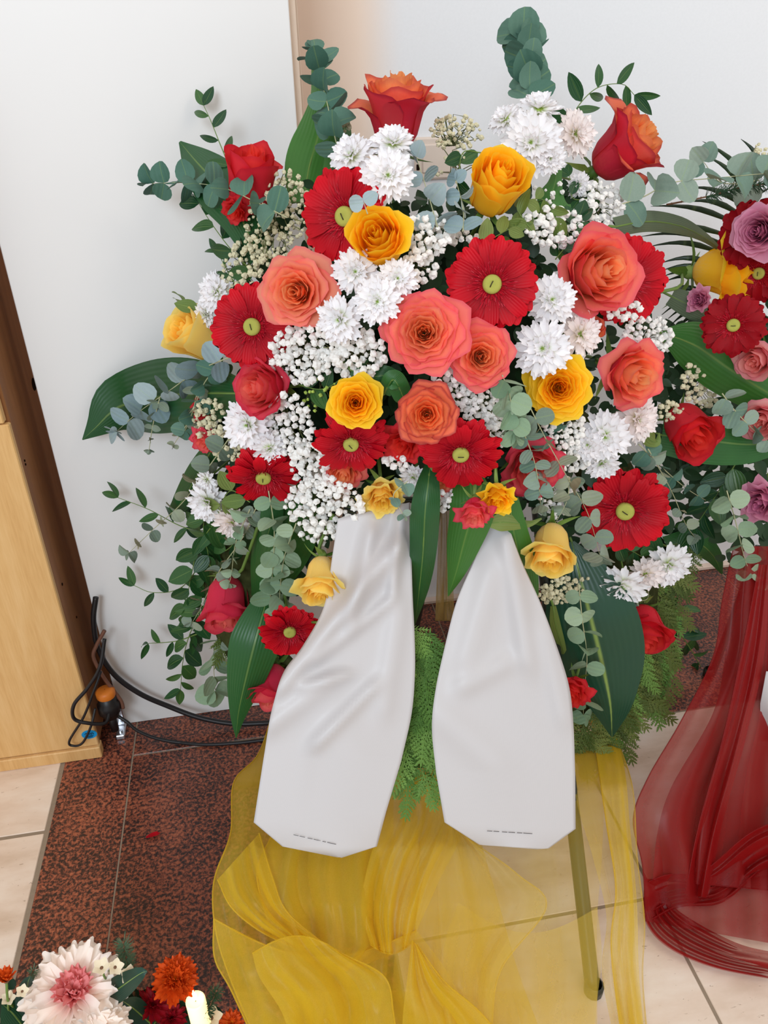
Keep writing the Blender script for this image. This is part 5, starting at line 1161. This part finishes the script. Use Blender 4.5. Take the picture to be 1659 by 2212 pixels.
mum(500, 2212, 30, 0.1, 0.5, 'small orange bloom at the bottom edge right of the candle', Y=YA, off=0, mat='orange', cmat='orange', rings=((16, 1.0, 0.1, 0), (14, 0.9, 0.4, 0.03), (12, 0.6, 0.8, 0.05)))
def cupflower(px, py, rpx, ax, ay, label, mat='wax', Y=YA, n=5, off=0.0, cm='stem_brown', lift=0.7):
    p = pos(px, py, off, Y); nn = facing(p, ax, ay); root = thing('wax_flower', p, label, 'flower', None, trs(p, frame(nn), rpx * mpp(p)))
    for k in range(n):
        m = Matrix.Rotation(2 * math.pi * k / n, 3, 'Z') @ Matrix.Rotation(-lift, 3, 'Y'); ob('petal', withmat(OVATE[0], MAT[mat]), root, trs((0, 0, 0), m, 1.05) @ Matrix.Diagonal((1, 1.6, 1, 1)))
    b = MB(); b.lathe([(0.2, 0), (0.22, 0.12), (0.12, 0.2), (0.001, 0.18)], 10); ob('flower_center', b.mesh('flower_center', MAT[cm]), root); stem_to(root, root.matrix_basis, nn, p, 0.06, 0.0015, MAT['stem']); return root
cupflower(220, 2092, 22, -0.2, 0.6, 'cream wax flower left of the spruce tip on the floor bouquet')
cupflower(248, 2090, 20, 0.3, 0.2, 'cream wax flower beneath the spruce tip on the floor bouquet')
cupflower(276, 2106, 22, 0.3, 0.1, 'cream wax flower left of the orange chrysanthemum')
cupflower(48, 2142, 16, 0, 0.2, 'small cream blossom at the far lower left')
cupflower(18, 2160, 18, 0, 0.6, 'pale bud cluster at the lower left edge')
cupflower(456, 2200, 26, 0.2, 0.3, 'white wax flower right of the candle')
for (x, y, r, l) in ((330, 2170, 40, 'dark red bloom left of the candle'), (370, 2200, 36, 'dark red bloom under the candle'), (300, 2200, 36, 'dark red bloom right of the pale chrysanthemum')):
    mum(x, y, r, 0.1, 0.5, l, Y=YA + .02, off=0, mat='burgundy', cmat='burgundy', rings=((14, 1.0, 0.1, 0), (12, 0.85, 0.5, 0.03), (8, 0.6, 0.9, 0.05)))
mum(14, 2120, 34, -0.1, 1.4, 'brownish closed bloom at the left edge of the floor bouquet', Y=YA, off=0, mat='orange', cmat='stem_brown', rings=((10, 1.0, 0.9, 0), (8, 0.9, 1.1, 0.03)))
for i, (pts, l) in enumerate((([(180, 2190, 20, 0), (250, 2140, 26, .02), (300, 2105, 14, .03), (318, 2098, 1, .03)], 'dark oval leaf between the pink and orange chrysanthemums'), ([(330, 2215, 16, 0), (290, 2180, 22, .01), (262, 2160, 2, .01)], 'dark leaf under the dark red blooms'),
        ([(90, 2200, 20, 0), (60, 2160, 24, .0), (60, 2125, 14, 0), (66, 2108, 1, 0)], 'dark leaf left of the pink chrysanthemum'), ([(60, 2230, 24, 0), (28, 2190, 26, 0), (6, 2170, 3, 0)], 'dark leaf at the lower left corner'))):
    bigleaf(pts, 'aspidistra_blue', l, Y=YA + .01, name='dark_leaf')
needle_twig([(290, 2150), (278, 2100), (266, 2035)], 'green spruce tip standing behind the cream wax flowers', YA + .03, 260, 26, name='spruce_twig', start=0.4)
needle_twig([(430, 2225), (450, 2180), (468, 2140)], 'dark spruce tip right of the lit candle', YA - .02, 200, 22, start=0.2)
needle_twig([(60, 2150), (66, 2120), (72, 2096)], 'short spruce tip left of the pink chrysanthemum', YA + .03, 120, 16, start=0.2)
filler([(-40, 2150), (60, 2130), (200, 2110), (330, 2130), (430, 2160), (520, 2215), (520, 2290), (-40, 2290)], 220, 0.03, 0.09, 'filler_foliage', 'dark leaves filling the floor bouquet at the lower left', lambda x, y: YA, 'filler')
# candle
q = P(427, 2180, YA - 0.02); s = mpp(q); cd = thing('candle', q, 'lit white pillar candle glowing beside the orange chrysanthemum', 'candle')
t = NT('candle_wax'); e = t.n('ShaderNodeBsdfPrincipled'); t.put(e.inputs['Base Color'], lin((255, 240, 210))); e.inputs['Roughness'].default_value = 0.45; t.put(e.inputs['Emission Color'], lin((255, 226, 160))); e.inputs['Emission Strength'].default_value = 1.1
e.inputs['Subsurface Weight'].default_value = 0.0; t.t.links.new(e.outputs[0], t.out.inputs[0])
b = MB(); b.lathe([(0.001, -60 * s), (20 * s, -60 * s), (21 * s, -56 * s), (21 * s, 34 * s), (19 * s, 38 * s), (16 * s, 34 * s), (0.001, 31 * s)], 24); ob('wax_body', b.mesh('wax_body', t.m), cd)
b = MB(); b.tube([(0, 0, 31 * s), (0.3 * s, 0, 40 * s)], 1.3 * s, 6); ob('wick', b.mesh('wick', MAT['wire']), cd)
t = NT('flame'); e = t.n('ShaderNodeEmission'); t.put(e.inputs[0], lin((255, 222, 140))); e.inputs[1].default_value = 9.0; t.t.links.new(e.outputs[0], t.out.inputs[0])
b = MB(); b.lathe([(0.001, 36 * s), (4 * s, 40 * s), (5.5 * s, 47 * s), (4 * s, 56 * s), (1.5 * s, 66 * s), (0.001, 70 * s)], 12); ob('flame', b.mesh('flame', t.m), cd)
bw = thing('floor_basket', PZ(200, 2420), 'low dark basket under the floor bouquet at the lower left', 'basket')
b = MB(); c_ = P(230, 2330, YA + .03) - bw.location; b.lathe([(0.001, 0.0), (0.07, 0.0), (0.095, 0.05), (0.09, max(0.06, c_.z)), (0.001, max(0.06, c_.z))], 24, Vector((c_.x, c_.y, 0))); ob('bowl', b.mesh('bowl', MAT['foam']), bw)
